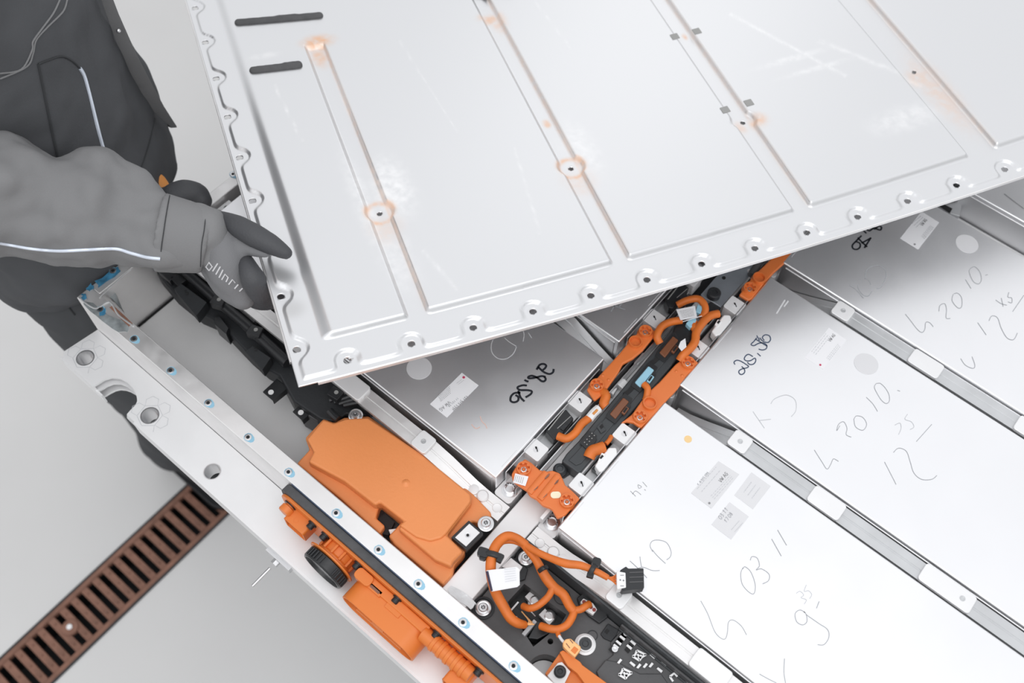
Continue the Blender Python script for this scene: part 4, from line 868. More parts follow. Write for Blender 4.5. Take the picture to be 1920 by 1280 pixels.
# recess contents
g = G(); g.pp([(956, 1142), (963, 1133), (1002, 1164), (990, 1178), (972, 1160)], -.052, .02); obj('relay_body', g, M['blackm'], t, .001)
g = G(); g.pp([(1001, 1160), (1007, 1165), (984, 1192), (978, 1187)], -.040, .02); obj('relay_strip', g, mat('satin_grey', (.45, .46, .48), .35), t, .0006)
g = G(); g.pp([(1007, 1163), (1027, 1172), (1030, 1186), (1008, 1198), (990, 1196)], -.046, .02); obj('relay_body', g, M['black'], t, .001)
g = G(); g.ribbon([P(958, 1144, -.044), P(972, 1128, -.044)], .002, (0, 0, 1), 0); g.ribbon([P(984, 1134, -.044), P(1004, 1155, -.044)], .0012, (0, 0, 1), 0); g.ribbon([P(968, 1155, -.044), P(990, 1180, -.044)], .0008, (0, 0, 1), 0); obj('contact_edge', g, M['steel'], t, smooth=False)
for px, py in ((1003, 1124), (1030, 1152)):
    p = P(px, py, -.058); g = G(); g.lathe((p.x, p.y, -.0735), [(.0085, 0), (.0085, .008), (.0062, .009), (.0062, .012), (.0045, .0125), (.004, .010), (.0001, .010)], 20, ); obj('recess_screw', g, M['steel'], t)
g = G(); g.pp([(984, 1118), (996, 1106), (1012, 1130), (1002, 1138)], -.062, .008); g.pp([(1010, 1152), (1022, 1140), (1040, 1160), (1030, 1172)], -.062, .008); obj('contact_plate', g, M['alu_matt'], t, .0005)
g = G()
for k in range(4): g.tube([P(985, 1171, -.034), P(992 + 3 * k, 1164 + 2 * k, -.036), P(978 + 7 * k, 1146 + 8 * k, -.042)], .0008, 6, 3)
obj('copper_wires', g, M['peach'], t)
# socket strip with the white four-hole plug
g = G(); g.pp([(1082, 1120), (1092, 1112), (1118, 1128), (1136, 1142), (1140, 1156), (1124, 1168), (1104, 1154), (1086, 1134)], -.040, .007); obj('socket_block', g, M['black'], t, .0012)
g = G(); g.pp([(1088, 1128), (1094, 1121), (1112, 1130), (1120, 1142), (1112, 1152), (1094, 1140)], -.034, .008); wp = obj('white_plug', g, M['white'], t, .001)
g = G()
for x, y in ((1095, 1128), (1102, 1133), (1108, 1138), (1114, 1143)): p = P(x, y, -.034); g.cyl((p.x, p.y, -.0339), .0022, .0005, 14)
obj('plug_holes', g, mat('dull_red', (.30, .05, .04), .5), wp, smooth=False)
# ring screw, embossed circle, raised areas
p = P(1097, 1208, -.046); g = G(); g.lathe((p.x, p.y, -.046), [(.0125, 0), (.0125, .0012), (.0105, .002), (.0092, .002), (.0092, .005), (.0078, .005), (.0075, .003), (.0001, .003)], 32); rs_ = obj('ring_screw', g, M['alu_matt'], t)
g = G(); g.lathe((p.x, p.y, -.043), [(.0072, 0), (.0072, .0012), (.004, .0016), (.003, .0008), (.0001, .0008)], 24); obj('screw_centre', g, M['bms'], rs_)
for x, y, r in ((1111, 1191, .0062), (1054, 1118, .010)):
    p = P(x, y, -.0455); g = G(); g.lathe((p.x, p.y, -.0458), [(r, 0), (r, .0006), (r - .0008, .0006), (r - .0008, 0)], 28); obj('moulded_ring', g, M['blackm'], t)
g = G(); g.pp([(1126, 1188), (1140, 1168), (1160, 1180), (1156, 1190), (1146, 1202), (1132, 1196)], -.043, .004); o = obj('square_socket', g, M['blackm'], t, .001)
g = G(); g.pp([(1133, 1184), (1138, 1178), (1143, 1182), (1138, 1188)], -.0425, .001); obj('socket_hole', g, M['dark'], o, smooth=False)
g = G(); g.pp([(1144, 1204), (1168, 1178), (1182, 1180), (1222, 1214), (1300, 1268), (1330, 1300), (1180, 1300), (1120, 1262), (1138, 1236), (1150, 1226)], -.0435, .004); obj('raised_deck', g, M['dgrey'], t, .0015)
g = G(); g.pp([(1118, 1258), (1136, 1236), (1158, 1240), (1200, 1262), (1240, 1262), (1260, 1290), (1130, 1290)], -.042, .004); obj('raised_deck', g, M['dgrey'], t, .0015)
def contact(px, m='alu_matt', z=-.041, h=.002, name='contact_blade', grp=None): g = G(); g.pp(px, z, h); return obj(name, g, M[m], t, .0002, 1)
c0 = P(1170, 1190, -.04)
for x, y in ((1175, 1188), (1168, 1196), (1161, 1205), (1153, 1215)):
    g = G(); g.pp([(x - 12, y + 2), (x - 1, y - 10), (x + 8, y - 3), (x - 3, y + 9)], -.0412, .001); obj('contact_slot', g, M['dark'], t, smooth=False)
for x, y in ((1192, 1198), (1186, 1207), (1180, 1216)):
    g = G(); g.pp([(x - 9, y + 1), (x, y - 9), (x + 7, y - 3), (x - 2, y + 8)], -.0412, .001); obj('contact_slot', g, M['dark'], t, smooth=False)
for x, y in ((1167, 1196), (1160, 1205), (1155, 1212), (1193, 1196), (1187, 1205), (1180, 1213), (1205, 1205), (1224, 1230), (1244, 1245), (1237, 1256), (1186, 1245)):
    contact([(x - 6, y - 3), (x - 3, y - 6), (x + 6, y + 1), (x + 3, y + 5)], z=-.0402)
for x, y in ((1162, 1239), (1198, 1248), (1210, 1247), (1221, 1246)): contact([(x - 5, y + 3), (x + 1, y - 5), (x + 5, y - 2), (x - 1, y + 5)], z=-.0395)
g = G(); p = P(1174, 1187, -.04); g.lathe((p.x, p.y, -.0412), [(.0032, 0), (.0032, .0008), (.0018, .0008), (.0018, 0)], 16); p = P(1153, 1216, -.04); g.lathe((p.x, p.y, -.0412), [(.0036, 0), (.0036, .0012), (.0016, .0014), (.0001, .0008)], 16); obj('contact_eye', g, M['steel'], t)
for ox, oy in ((1197, 1228), (1171, 1262)):
    g = G(); strokes(g, [[(ox - 11, oy + 2), (ox - 6, oy - 1), (ox - 3, oy - 9)], [(ox - 3, oy - 9), (ox + 14, oy - 1)], [(ox + 2, oy + 10), (ox + 6, oy + 4), (ox + 14, oy - 1)], [(ox - 11, oy + 2), (ox + 2, oy + 10)], [(ox - 2, oy - 2), (ox + 2, oy + 3), (ox - 1, oy + 5)], [(ox + 5, oy - 1), (ox + 3, oy + 6)]], -.0395, .0024, 3)
    obj('spring_contact', g, M['alu_matt'], t, smooth=False)
g = G(); strokes(g, [[(1256, 1268), (1264, 1262), (1270, 1268)], [(1256, 1268), (1262, 1277)], [(1283, 1272), (1292, 1280)]], -.0395, .0024, 0); obj('contact_blade', g, M['alu_matt'], t, smooth=False)
for q in ([(1228, 1212), (1236, 1212), (1250, 1226), (1240, 1232)], [(1222, 1214), (1232, 1220), (1246, 1234), (1240, 1238)]):
    g = G(); g.pp(q, -.0405, .001); obj('contact_slot', g, M['dark'], t, smooth=False)
# orange rail with a white block and black bolt
t = thing('orange_bracket', 'orange moulded bracket with white block and black bolt at the bottom edge', 'bracket', (.06, -.12, -.04))
g = G(); g.pp([(1049, 1222), (1056, 1218), (1088, 1240), (1092, 1246), (1160, 1296), (1110, 1300), (1082, 1262), (1064, 1248)], -.030, .015); obj('bracket_wall', g, M['orange_plug'], t, .001)
g = G(); g.pp([(1049, 1224), (1064, 1246), (1082, 1262), (1110, 1300), (1050, 1300), (1022, 1262)], -.040, .008); obj('bracket_base', g, M['orange_plug'], t, .001)
g = G(); g.pp([(1046, 1242), (1054, 1240), (1070, 1258), (1058, 1282), (1040, 1282), (1026, 1266)], -.034, .005); wb = obj('white_block', g, M['white'], t, .001)
p = P(1050, 1259, -.032); g = G(); g.lathe((p.x, p.y, -.034), [(.0070, 0), (.0070, .004), (.0055, .0055), (.003, .0055), (.0025, .0042), (.0001, .0042)], 24); obj('black_bolt', g, M['blackm'], wb)
t = box_thing('small_plug', 'pale orange small plug lying beside the ring screw', 'plug', [(1055, 1204), (1061, 1197), (1070, 1196), (1090, 1212), (1088, 1219), (1078, 1232), (1066, 1222), (1056, 1212)], -.022, .010, 'peach', .0016)
g = G(); g.pp([(1070, 1219), (1077, 1211), (1085, 1217), (1078, 1226)], -.0215, .002); obj('plug_window', g, M['orange_plug'], t, .0004)
g = G(); g.pp([(1061, 1206), (1062, 1205), (1069, 1214), (1068, 1215)], -.0216, .001); g.pp([(1068, 1199), (1069, 1198), (1075, 1205), (1074, 1206)], -.0216, .001); obj('plug_groove', g, M['rust'], t, smooth=False)
# the big loom
t = thing('battery_loom', 'branched orange taped cable loom arching from the spine into the junction box', 'cable loom', (0, -.08, -.046), 'orange taped cable looms')
def cab(l, r, name='taped_cable', m='tape', sm=6): g = G(); g.tube([P(*q) for q in l], r, 12, sm); return obj(name, g, M[m], t)
cab([(984, 1171, -.034), (971, 1168, -.026), (957, 1158, -.022), (944, 1137, -.018), (930, 1111, -.010), (922, 1085, .004), (920, 1060, .014), (924, 1036, .016), (934, 1017, .016), (950, 1005, .014), (968, 1008, .010), (986, 1021, .004)], [.0046, .0056, .0060, .0062, .0062, .006, .0062, .0062, .006, .0055, .005, .005])
cab([(934, 1024, .008), (944, 1015, .006), (962, 1014, .004), (978, 1020, .002), (990, 1028, .0)], .0034)
cab([(980, 1017, .004), (990, 1030, .002), (1006, 1051, -.006), (1016, 1070, -.012), (1026, 1086, -.016), (1040, 1102, -.020), (1056, 1114, -.024), (1068, 1135, -.026), (1077, 1146, -.026)], [.005, .005, .005, .0058, .0062, .006, .0058, .0058, .0054])
cab([(984, 1021, .004), (1004, 1033, .008), (1030, 1045, .012), (1061, 1056, .016), (1090, 1060, .018), (1118, 1071, .018), (1140, 1083, .016)], [.0046, .0042, .0042, .005, .0046, .004, .0035])
g = G()
for k in range(4): g.tube([P(1136, 1081, .016), P(1148, 1082 + 2 * k, .016), P(1158, 1076 + 7 * k, .014)], .0011, 6, 4)
obj('loose_wires', g, M['tape'], t)
cab([(1037, 1100, -.018), (1028, 1118, -.020), (1010, 1134, -.022), (994, 1140, -.026), (981, 1136, -.034)], .0042)
cab([(1074, 1144, -.026), (1088, 1142, -.026), (1098, 1136, -.026), (1105, 1132, -.029)], .0044)
cab([(1077, 1144, -.026), (1072, 1158, -.026), (1062, 1172, -.026), (1046, 1179, -.028), (1030, 1178, -.030), (1014, 1173, -.036)], .0046)
cab([(1050, 1176, -.028), (1046, 1186, -.028), (1048, 1192, -.026)], .0028)
g = G(); g.tube([P(1048, 1191, -.026), P(1053, 1199, -.026), P(1060, 1206, -.027)], .0018, 8, 3); obj('grey_sheath', g, M['greydot'], t)
def band(c0, c1, r, name='cable_clip'):
    a, b = P(*c0), P(*c1); g = G(); d = (b - a)
    g.tube([a + Vector((0, 0, .001)), (a + b) / 2 + Vector((0, 0, .0045)), b + Vector((0, 0, .001))], r, 8, 4, flat=.6); return g
g = band((908, 1036, .018), (941, 1045, .018), .0038); o = obj('cable_clip', g, M['black'], t)
g = G(); g.rbox(tuple(P(906, 1034, .022)), .013, .011, .008, .003, 3, .4); g.rbox(tuple(P(938, 1045, .022)), .006, .010, .007, .001, 3, .2); g.rbox(tuple(P(905, 1044, .020)), .008, .006, .006, .002, 3, .4); obj('clip_head', g, M['black'], o, .001)
g = band((1010, 1071, -.006), (1026, 1063, -.004), .0028); obj('cable_clip', g, M['black'], t)
g = band((1106, 1076, .020), (1116, 1058, .021), .003); o = obj('cable_clip', g, M['black'], t)
g = G(); g.rbox(tuple(P(1119, 1052, .024)), .010, .010, .008, .003, 3, .4); g.rbox(tuple(P(1107, 1077, .022)), .008, .006, .006, .001, 3, .4); obj('clip_head', g, M['black'], o, .001)
g = G(); g.pp([(912, 1069), (969, 1062.5), (974, 1067), (974.5, 1096), (970, 1100), (922, 1108.5)], .0225, .0006); s_ = obj('paper_flag', g, M['paper'], t, smooth=False, label='white paper flag wrapped on the loom')
g = G(); g.pp([(910.5, 1071), (915.5, 1070), (924, 1107), (920, 1108)], .0231, .0006); obj('flag_stripe', g, mat('dark_violet', (.03, .02, .05), .4), s_, smooth=False)
printlines(s_, [(944, 1066), (968, 1064), (970, 1088), (946, 1092)], 6, .0006, 'pencil2', z=.0236, inset=.06)
t = box_thing('loom_plug', 'black multi-pin plug with white face lying on the white module edge', 'plug', [(1163, 1068), (1174, 1061), (1178, 1065), (1207, 1064.5), (1208, 1102), (1168, 1107), (1164, 1100)], .020, .016, 'blackm', .001)
g = G(); g.pp([(1156, 1070), (1173, 1073), (1174, 1101), (1157, 1104)], .0212, .016); o = obj('plug_face', g, M['white'], t, .0008)
g = G()
for x, y in ((1163, 1087), (1169, 1088)): q = P(x, y, .0212); g.cyl((q.x, q.y, .0212), .0010, .0004, 8)
for y in (1078, 1098): g.ribbon([P(1163, y, .0216), P(1170, y, .0216)], .0008, (0, 0, 1), 0)
obj('face_holes', g, M['ink'], o, smooth=False)
g = G()
for k in range(3): g.ribbon([P(1180, 1073 + 9 * k, .0204), P(1206, 1072 + 9 * k, .0204)], .0012, (0, 0, 1), 0)
obj('plug_groove', g, M['dgrey'], t, smooth=False)

# ------------------------------------------------------------------ the raised cover
LR = np.array([[0.47158652, -0.86504228, -0.17119584], [0.84282114, 0.49925116, -0.2009995], [0.25934279, -0.04949881, 0.96451604]])
LT = np.array([-0.21393695, 0.03496168, -0.23588309])
def Lpos(u, v, h):
    u = np.asarray(u, float); v = np.asarray(v, float); h = np.asarray(h, float)
    c = .08182799; s = 2 * c * (u - 2.18891784); nl = np.sqrt(1 + s * s)
    X = np.stack([u - h * s / nl, v, c * (u - 2.18891784) ** 2 + h / nl], -1)
    return X @ LR.T + LT
def L(u, v, h=0.0): return Vector(Lpos(u, v, h))
def dense(a, b, spans, fine, coarse):
    o = [a]
    while o[-1] < b:
        x = o[-1]; f = coarse
        for s0, s1, st in spans:
            if s0 <= x < s1: f = min(f, st)
        nx = x + f
        for s0, s1, st in spans:
            if x < s0 < nx: nx = s0 + 1e-6
        o.append(nx)
    return np.array(o)
HP = .0715
RIB = [(.0785, .0995), (.3275, .3465), (.5715, .5920), (.8244, .8640), (1.075, 1.095)]
us = dense(-.0565, 1.40, [(-.06, .002, .0014), (.002, 1.0, .0032)] + [(i * .0715 - .0062, i * .0715 + .0062, .00125) for i in range(1, 14)] + [(a - .007, b + .007, .0014) for a, b in RIB[:4]], .0016, .0032)
vs = dense(-.0185, 1.15, [(-.03, .045, .0014)] + [(.0308 + i * .0787 - .006, .0308 + i * .0787 + .006, .00125) for i in range(9)] + [(0, 0, 1), (.045, .70, .0030), (.18, .215, .0018), (.505, .54, .0018)], .0016, .0070)
U, V = np.meshgrid(us, vs, indexing='ij')
def ss(e0, e1, x): t = np.clip((x - e0) / (e1 - e0), 0, 1); return t * t * (3 - 2 * t)
def smin(a, b, k): h = np.clip(.5 + .5 * (b - a) / k, 0, 1); return b + (a - b) * h - k * h * (1 - h)
holes_l = [(i * HP, 0.0) for i in range(0, 20)] + [(-.0478, .0308 + i * .0787) for i in range(0, 15)]
# measured edge holes
dh = np.full(U.shape, 9.0)
for a, b in holes_l: dh = np.minimum(dh, np.hypot(U - a, V - b))
edge = np.minimum(U + .0565, V + .0185)
sd = smin(edge - .0075, dh - .0125, .012)
H = -.0036 * (1 - ss(-.0010, .0018, sd))
# raised fields between the channels
pans = []
bounds = [(-.021, RIB[0][0])] + [(RIB[i][1], RIB[i + 1][0]) for i in range(4)] + [(RIB[4][1], 1.36)]
top = np.zeros(U.shape)
boss = np.full(U.shape, 9.0)
for a, b in RIB:
    c = (a + b) / 2; boss = np.minimum(boss, np.hypot(U - c - .0008, V - .198) - .0145)
for i, (a, b) in enumerate(bounds):
    rr = .006
    dx = np.maximum(a + rr - U, U - (b - rr)); dy = np.maximum(.030 + rr - V, V - 1.12)
    sdp = np.hypot(np.maximum(dx, 0), np.maximum(dy, 0)) + np.minimum(np.maximum(dx, dy), 0) - rr
    h = np.where(U < (a + b) / 2, 1 - ss(-.0035, .0005, sdp), 1 - ss(-.0045, .0005, sdp))
    if i == 0: h = h * ss(0, .016, U - a)
    hb = 1 - ss(-.0062, .0, .030 - V); h = h * ss(.030, .0375, V)
    top = np.maximum(top, h)
fill = np.where((U > RIB[0][0] - .03) & (U < RIB[0][1] + .03), ss(.518, .530, V), 0)
top = np.maximum(top, fill * np.where((U > 0), 1, 0))
top *= ss(-.0005, .004, boss)
H = H + .0072 * top
# slight oil-canning of the sheet
H = H + .0007 * np.sin(U * 9 + 1) * np.sin(V * 7 + .5) * ss(0, .1, V)
pos = Lpos(U, V, H)
nu, nv = U.shape
idx = np.arange(nu * nv).reshape(nu, nv)
bh = [(a + .0002, b, .0042) for a, b in holes_l] + [((a + b) / 2 + .0008, .198, .0034) for a, b in RIB]
Uf = U.copy(); Vf = V.copy()
for a, b, r in bh:
    d = np.hypot(Uf - a, Vf - b); k = np.abs(d - r) < .0009
    sc = r / np.maximum(d[k], 1e-6); Uf[k] = a + (Uf[k] - a) * sc; Vf[k] = b + (Vf[k] - b) * sc
pos = Lpos(Uf, Vf, H)
quads = np.stack([idx[:-1, :-1], idx[1:, :-1], idx[1:, 1:], idx[:-1, 1:]], -1).reshape(-1, 4)
cu = (Uf[:-1, :-1] + Uf[1:, :-1] + Uf[1:, 1:] + Uf[:-1, 1:]).ravel() / 4; cv_ = (Vf[:-1, :-1] + Vf[1:, :-1] + Vf[1:, 1:] + Vf[:-1, 1:]).ravel() / 4
keep = np.ones(len(quads), bool)
for a, b, r in bh: keep &= np.hypot(cu - a, cv_ - b) > r * .93
quads = quads[keep]
lo_ = L(.4, .5, 0)
cov = thing('battery_cover', 'large ribbed aluminium battery cover lifted off by a gloved worker', 'cover', tuple(lo_))
me = bpy.data.meshes.new('sheet'); vv = pos.reshape(-1, 3) - np.array(lo_)
me.vertices.add(len(vv)); me.vertices.foreach_set('co', vv.ravel().astype(np.float32))
me.loops.add(len(quads) * 4); me.loops.foreach_set('vertex_index', quads.ravel().astype(np.int32))
me.polygons.add(len(quads)); me.polygons.foreach_set('loop_start', (np.arange(len(quads)) * 4).astype(np.int32)); me.polygons.foreach_set('loop_total', np.full(len(quads), 4, np.int32))
me.update(calc_edges=True); me.shade_smooth()
# wear: rust (red channel), chalky smears (green), scuffs (blue)
rs = np.zeros(U.shape); ch = np.zeros(U.shape); sc_ = np.zeros(U.shape)
def bl(cx, cy, rx, ry, s=1, ang=0): 
    c, s_ = math.cos(ang), math.sin(ang); x = (U - cx) * c + (V - cy) * s_; y = -(U - cx) * s_ + (V - cy) * c
    return s * np.exp(-((x / rx) ** 2 + (y / ry) ** 2) ** 1.5)
for a in ((.094, .530, .020, .013, 1.0), (.090, .505, .010, .020, .7), (.336, .512, .016, .010, .8), (.345, .500, .01, .02, .5), (.600, .480, .008, .02, .4), (.3375, .285, .005, .007, .9), (.5839, .3838, .0035, .006, 1.0), (.853, .15, .018, .07, .35), (.847, .185, .02, .02, .4), (.60, .19, .012, .012, .7), (.575, .19, .008, .012, .4)):
    rs = np.maximum(rs, bl(*a))
for c in (.0898, .3378):
    d = np.hypot(U - c, V - .198); rs = np.maximum(rs, .8 * np.exp(-((d - .0165) / .0035) ** 2)); rs = np.maximum(rs, .25 * bl(c, .17, .02, .02))
for i, (a, b) in enumerate(RIB): rs = np.maximum(rs, [.42, .40, .30, .30, .2][i] * np.exp(-((U - b - .001) / .0022) ** 2) * ss(.03, .05, V) * (1 - ss(.50, .52, V) * (i == 0)))
for a in ((.115, .23, .022, .05, .8), (.075, .22, .012, .09, .5), (.09, .12, .02, .05, .4), (.36, .22, .02, .05, .45), (.02, .52, .02, .006, .4), (.70, .28, .05, .006, .6), (.72, .25, .05, .005, .5), (.78, .12, .05, .02, .5), (.10, .42, .003, .05, .5)): ch = np.maximum(ch, bl(*a))
sc_ = np.maximum(sc_, bl(-.040, .085, .014, .013, .9)) * (U > -.05)
for u0, v0, u1, v1, wdt, s in ((.02, .46, .03, .34, .0009, .9), (.70, .52, .98, .50, .003, .6), (.68, .47, .95, .43, .003, .6), (.66, .40, .75, .22, .0028, .6), (.75, .3, .84, .17, .004, .5), (.12, .12, .14, .05, .002, .5), (.2, .5, .22, .3, .001, .4), (.40, .6, .42, .4, .001, .3), (.28, .25, .26, .1, .0012, .4)):
    d = np.array([u1 - u0, v1 - v0]); l = np.hypot(*d); d /= l; x = (U - u0) * d[0] + (V - v0) * d[1]; y = -(U - u0) * d[1] + (V - v0) * d[0]
    ch = np.maximum(ch, s * np.exp(-(y / wdt) ** 2) * ((x > 0) & (x < l)))
ca = me.color_attributes.new('wear', 'FLOAT_COLOR', 'POINT')
ca.data.foreach_set('color', np.stack([rs, ch, sc_, np.ones(U.shape)], -1).reshape(-1).astype(np.float32))
mm = mat('cover_sheet', (.765, .77, .78), .35, .85, 0, 50); nt = mm.node_tree; b = nt.nodes['Principled BSDF']
at = nt.nodes.new('ShaderNodeAttribute'); at.attribute_name = 'wear'; sp = nt.nodes.new('ShaderNodeSeparateColor'); nt.links.new(at.outputs['Color'], sp.inputs[0])
tcn = nt.nodes.new('ShaderNodeTexCoord'); nz = nt.nodes.new('ShaderNodeTexNoise'); nz.inputs['Scale'].default_value = 90; nz.inputs['Detail'].default_value = 6; nt.links.new(tcn.outputs['Object'], nz.inputs[0])
def math_(op, a, b_=None, c=None, clamp=True):
    n = nt.nodes.new('ShaderNodeMath'); n.operation = op; n.use_clamp = clamp
    for i, q in enumerate((a, b_, c)):
        if q is None: continue
        if isinstance(q, (int, float)): n.inputs[i].default_value = q
        else: nt.links.new(q, n.inputs[i])
    return n.outputs[0]
nzr = nt.nodes.new('ShaderNodeMapRange'); nzr.inputs[1].default_value = .35; nzr.inputs[2].default_value = .65; nt.links.new(nz.outputs[0], nzr.inputs[0])
rf = math_('MULTIPLY', sp.outputs[0], math_('MULTIPLY_ADD', nzr.outputs[0], .7, .45)); cf = math_('MULTIPLY', sp.outputs[1], math_('MULTIPLY_ADD', nzr.outputs[0], .8, .2))
def mixc(f, a, bcol):
    n = nt.nodes.new('ShaderNodeMix'); n.data_type = 'RGBA'; nt.links.new(f, n.inputs[0])
    if isinstance(a, tuple): n.inputs[6].default_value = (*a, 1)
    else: nt.links.new(a, n.inputs[6])
    n.inputs[7].default_value = (*bcol, 1); return n.outputs[2]
c1 = mixc(cf, (.765, .77, .78), (.93, .93, .93)); c2 = mixc(rf, c1, (.78, .47, .29)); c3 = mixc(math_('MULTIPLY', sp.outputs[2], .8), c2, (.60, .60, .60)); nt.links.new(c3, b.inputs['Base Color'])
nt.links.new(math_('SUBTRACT', .85, math_('MULTIPLY_ADD', rf, .8, math_('MULTIPLY', cf, .6), clamp=False)), b.inputs['Metallic'])
me.materials.append(mm)
so = bpy.data.objects.new('sheet', me); COL.objects.link(so); so.parent = cov; ORG['sheet'] = lo_
sm_ = so.modifiers.new('thick', 'SOLIDIFY'); sm_.thickness = .0016; sm_.offset = -1
# folded lip along the two outer edges
g = G()
def lip(path, outw):
    v = []; f = []
    for (a, b_) in path:
        for (o_, h_) in ((0, -.0032), (.0012, -.0036), (.0016, -.0075), (.0004, -.0075)): v.append(L(a + outw[0] * o_, b_ + outw[1] * o_, h_))
    n = len(path)
    for i in range(n - 1):
        for k in range(4): f.append((i * 4 + k, i * 4 + (k + 1) % 4, (i + 1) * 4 + (k + 1) % 4, (i + 1) * 4 + k))
    return v, f
v_, f_ = lip([(.0 + -.036 + i * .02, -.0185) for i in range(72)], (0, -1)); g.add(v_, f_)
v_, f_ = lip([(-.0565, .016 + i * .02) for i in range(57)], (-1, 0)); g.add(v_, [q[::-1] for q in f_])
obj('edge_lip', g, M['alu'], cov)
# foam strips and pads stuck on the cover
def surf_h(u, v):
    i = min(len(us) - 1, int(np.searchsorted(us, u))); j = min(len(vs) - 1, int(np.searchsorted(vs, v))); return float(H[i, j])
def foam(a, b, wid, bumps, label=None):
    n = 26; v = []; f = []
    for i in range(n + 1):
        t = (1 - math.cos(math.pi * i / n)) / 2; uu = a[0] + (b[0] - a[0]) * t; vv_ = a[1] + (b[1] - a[1]) * t; dx, dy = b[0] - a[0], b[1] - a[1]; l = math.hypot(dx, dy); nx, ny = -dy / l, dx / l
        e = min(t, 1 - t) * l; wr_ = wid / 2 * math.sqrt(max(0, 1 - max(0, 1 - e / (wid / 2)) ** 2)) + .0001
        off = bumps(t); h0 = surf_h(uu, vv_)
        for k in range(9):
            th = math.pi * k / 8; q = -math.cos(th); hh = math.sin(th) ** .6 * .0042 * min(1, wr_ / (wid / 2) + .1)
            wob = .0004 * math.sin(t * 40 + k)
            v.append(L(uu + nx * (q * wr_ + off * (k > 3)), vv_ + ny * (q * wr_ + off * (k > 3)), h0 + hh + wob * .6))
    for i in range(n):
        for k in range(8): f.append((i * 9 + k, (i + 1) * 9 + k, (i + 1) * 9 + k + 1, i * 9 + k + 1))
    gg = G(); gg.add(v, f); return obj('foam_strip', gg, M['foam'], cov, label=label)
foam((-.0040, .5990), (.1145, .5835), .0128, lambda t: .0012 if .45 < t < .68 else 0)
foam((-.0050, .4935), (.0635, .4870), .0130, lambda t: .0014 if t > .62 else 0)
foam((.300, .590), (.385, .545), .0125, lambda t: 0)
for u_, v_ in ((.5663, .3819), (.6002, .3813), (.5673, .2226), (.6027, .2233)):
    h0 = max(surf_h(u_ + a, v_) for a in (-.005, 0, .005)); g = G(); q = .0055
    top_ = [L(u_ + a * q, v_ + b_ * q, h0 + .0009) for a, b_ in ((-1, -1), (1, -1), (1, 1), (-1, 1))]; bot = [L(u_ + a * q, v_ + b_ * q, h0 - .0004) for a, b_ in ((-1, -1), (1, -1), (1, 1), (-1, 1))]
    g.add(bot + top_, [(3, 2, 1, 0), (4, 5, 6, 7), (0, 1, 5, 4), (1, 2, 6, 5), (2, 3, 7, 6), (3, 0, 4, 7)]); obj('foam_pad', g, M['pad'], cov, .0003)

# ------------------------------------------------------------------ the worker
wk = thing('person', 'worker in grey workwear and dark gloves gripping the cover edge', 'person', (-.88, -.02, FZ))
def chain(g, pts, seg=20, sm=4):
    """pts: (x, y, z, r) joined as one tapered limb with round ends"""
    g.tube([q[:3] for q in pts], [q[3] for q in pts], seg, sm)
    for q in (pts[0], pts[-1]): g.sph(q[:3], q[3] * .995, seg)
    return g
def W(px, py, z, rpx):
    p = P(px, py, z); d = (RM @ (np.array(p) - CP))[2]; return (p.x, p.y, p.z, rpx * d / FPX)
def ell(g, rings, seg=32, rot=0.0):
    """rings: (cx, cy, z, rx, ry)"""
    v = []; f = []
    for cx, cy, z, rx, ry in rings:
        for k in range(seg):
            a = 2 * math.pi * k / seg; c, s_ = math.cos(a), math.sin(a); X_ = rx * abs(c) ** .85 * (1 if c > 0 else -1); Y_ = ry * abs(s_) ** .85 * (1 if s_ > 0 else -1); v.append((cx + X_ * math.cos(rot) - Y_ * math.sin(rot), cy + X_ * math.sin(rot) + Y_ * math.cos(rot), z))
    n = len(rings)
    for i in range(n - 1):
        for k in range(seg): f.append((i * seg + k, i * seg + (k + 1) % seg, (i + 1) * seg + (k + 1) % seg, (i + 1) * seg + k))
    f += [tuple(range(seg))[::-1], tuple(range((n - 1) * seg, n * seg))]; return g.add(v, f)
def folds(o, amt, size, axis=None):
    tx = bpy.data.textures.new('folds', 'CLOUDS'); tx.noise_scale = size; tx.noise_depth = 1
    d = o.modifiers.new('folds', 'DISPLACE'); d.texture = tx; d.strength = amt; d.mid_level = .5; d.texture_coords = 'LOCAL'
    s = o.modifiers.new('s2', 'SMOOTH'); s.iterations = 3
# body: pelvis, trunk, neck and head as one surface, under the clothes
g = G(); ell(g, [(-.89, -.05, -.10, .07, .10), (-.88, -.045, .1, .08, .10), (-.885, -.05, .38, .07, .09), (-.885, -.055, .46, .05, .06), (-.875, -.06, .54, .052, .055), (-.865, -.07, .60, .055, .055)])
g.sph((-0.860, -0.07, .695), .085, 24, 1.25); g.sph((-0.830, -0.07, .655), .062, 20, 1.0); chain(g, [(-.775, -.07, .70, .010), (-.763, -.07, .672, .015)]); g.sph((-0.865, 0.014, .69), .02, 12, 1.5); g.sph((-0.865, -0.154, .69), .02, 12, 1.5)
bd = obj('body', g, M['skin'], wk); meshify(bd, .007, 3)
g = G(); g.sph((-0.872, -0.07, .715), .092, 24, 1.2); o = obj('hair', g, M['hair'], wk); 
for v in o.data.vertices:
    q = v.co + ORG['person']
    if q.x > -.82 and q.z < .77: v.co.x -= (q.x + .82)
    if q.z < .66: v.co.z += (.66 - q.z) * .8
for s in (-1, 1):
    g = G(); g.sph((-.787, -.07 + s * .030, .700), .0095, 12); e_ = obj('eye', g, M['white'], wk)
    g = G(); g.sph((-.7795, -.07 + s * .030, .700), .0042, 10); obj('iris', g, M['hair'], e_)
g = G(); g.tube([(-0.775, -0.09, .632), (-0.769, -0.07, .630), (-0.775, -0.05, .632)], .0045, 8, 3); obj('mouth', g, mat('lips', (.5, .22, .19), .5), wk)
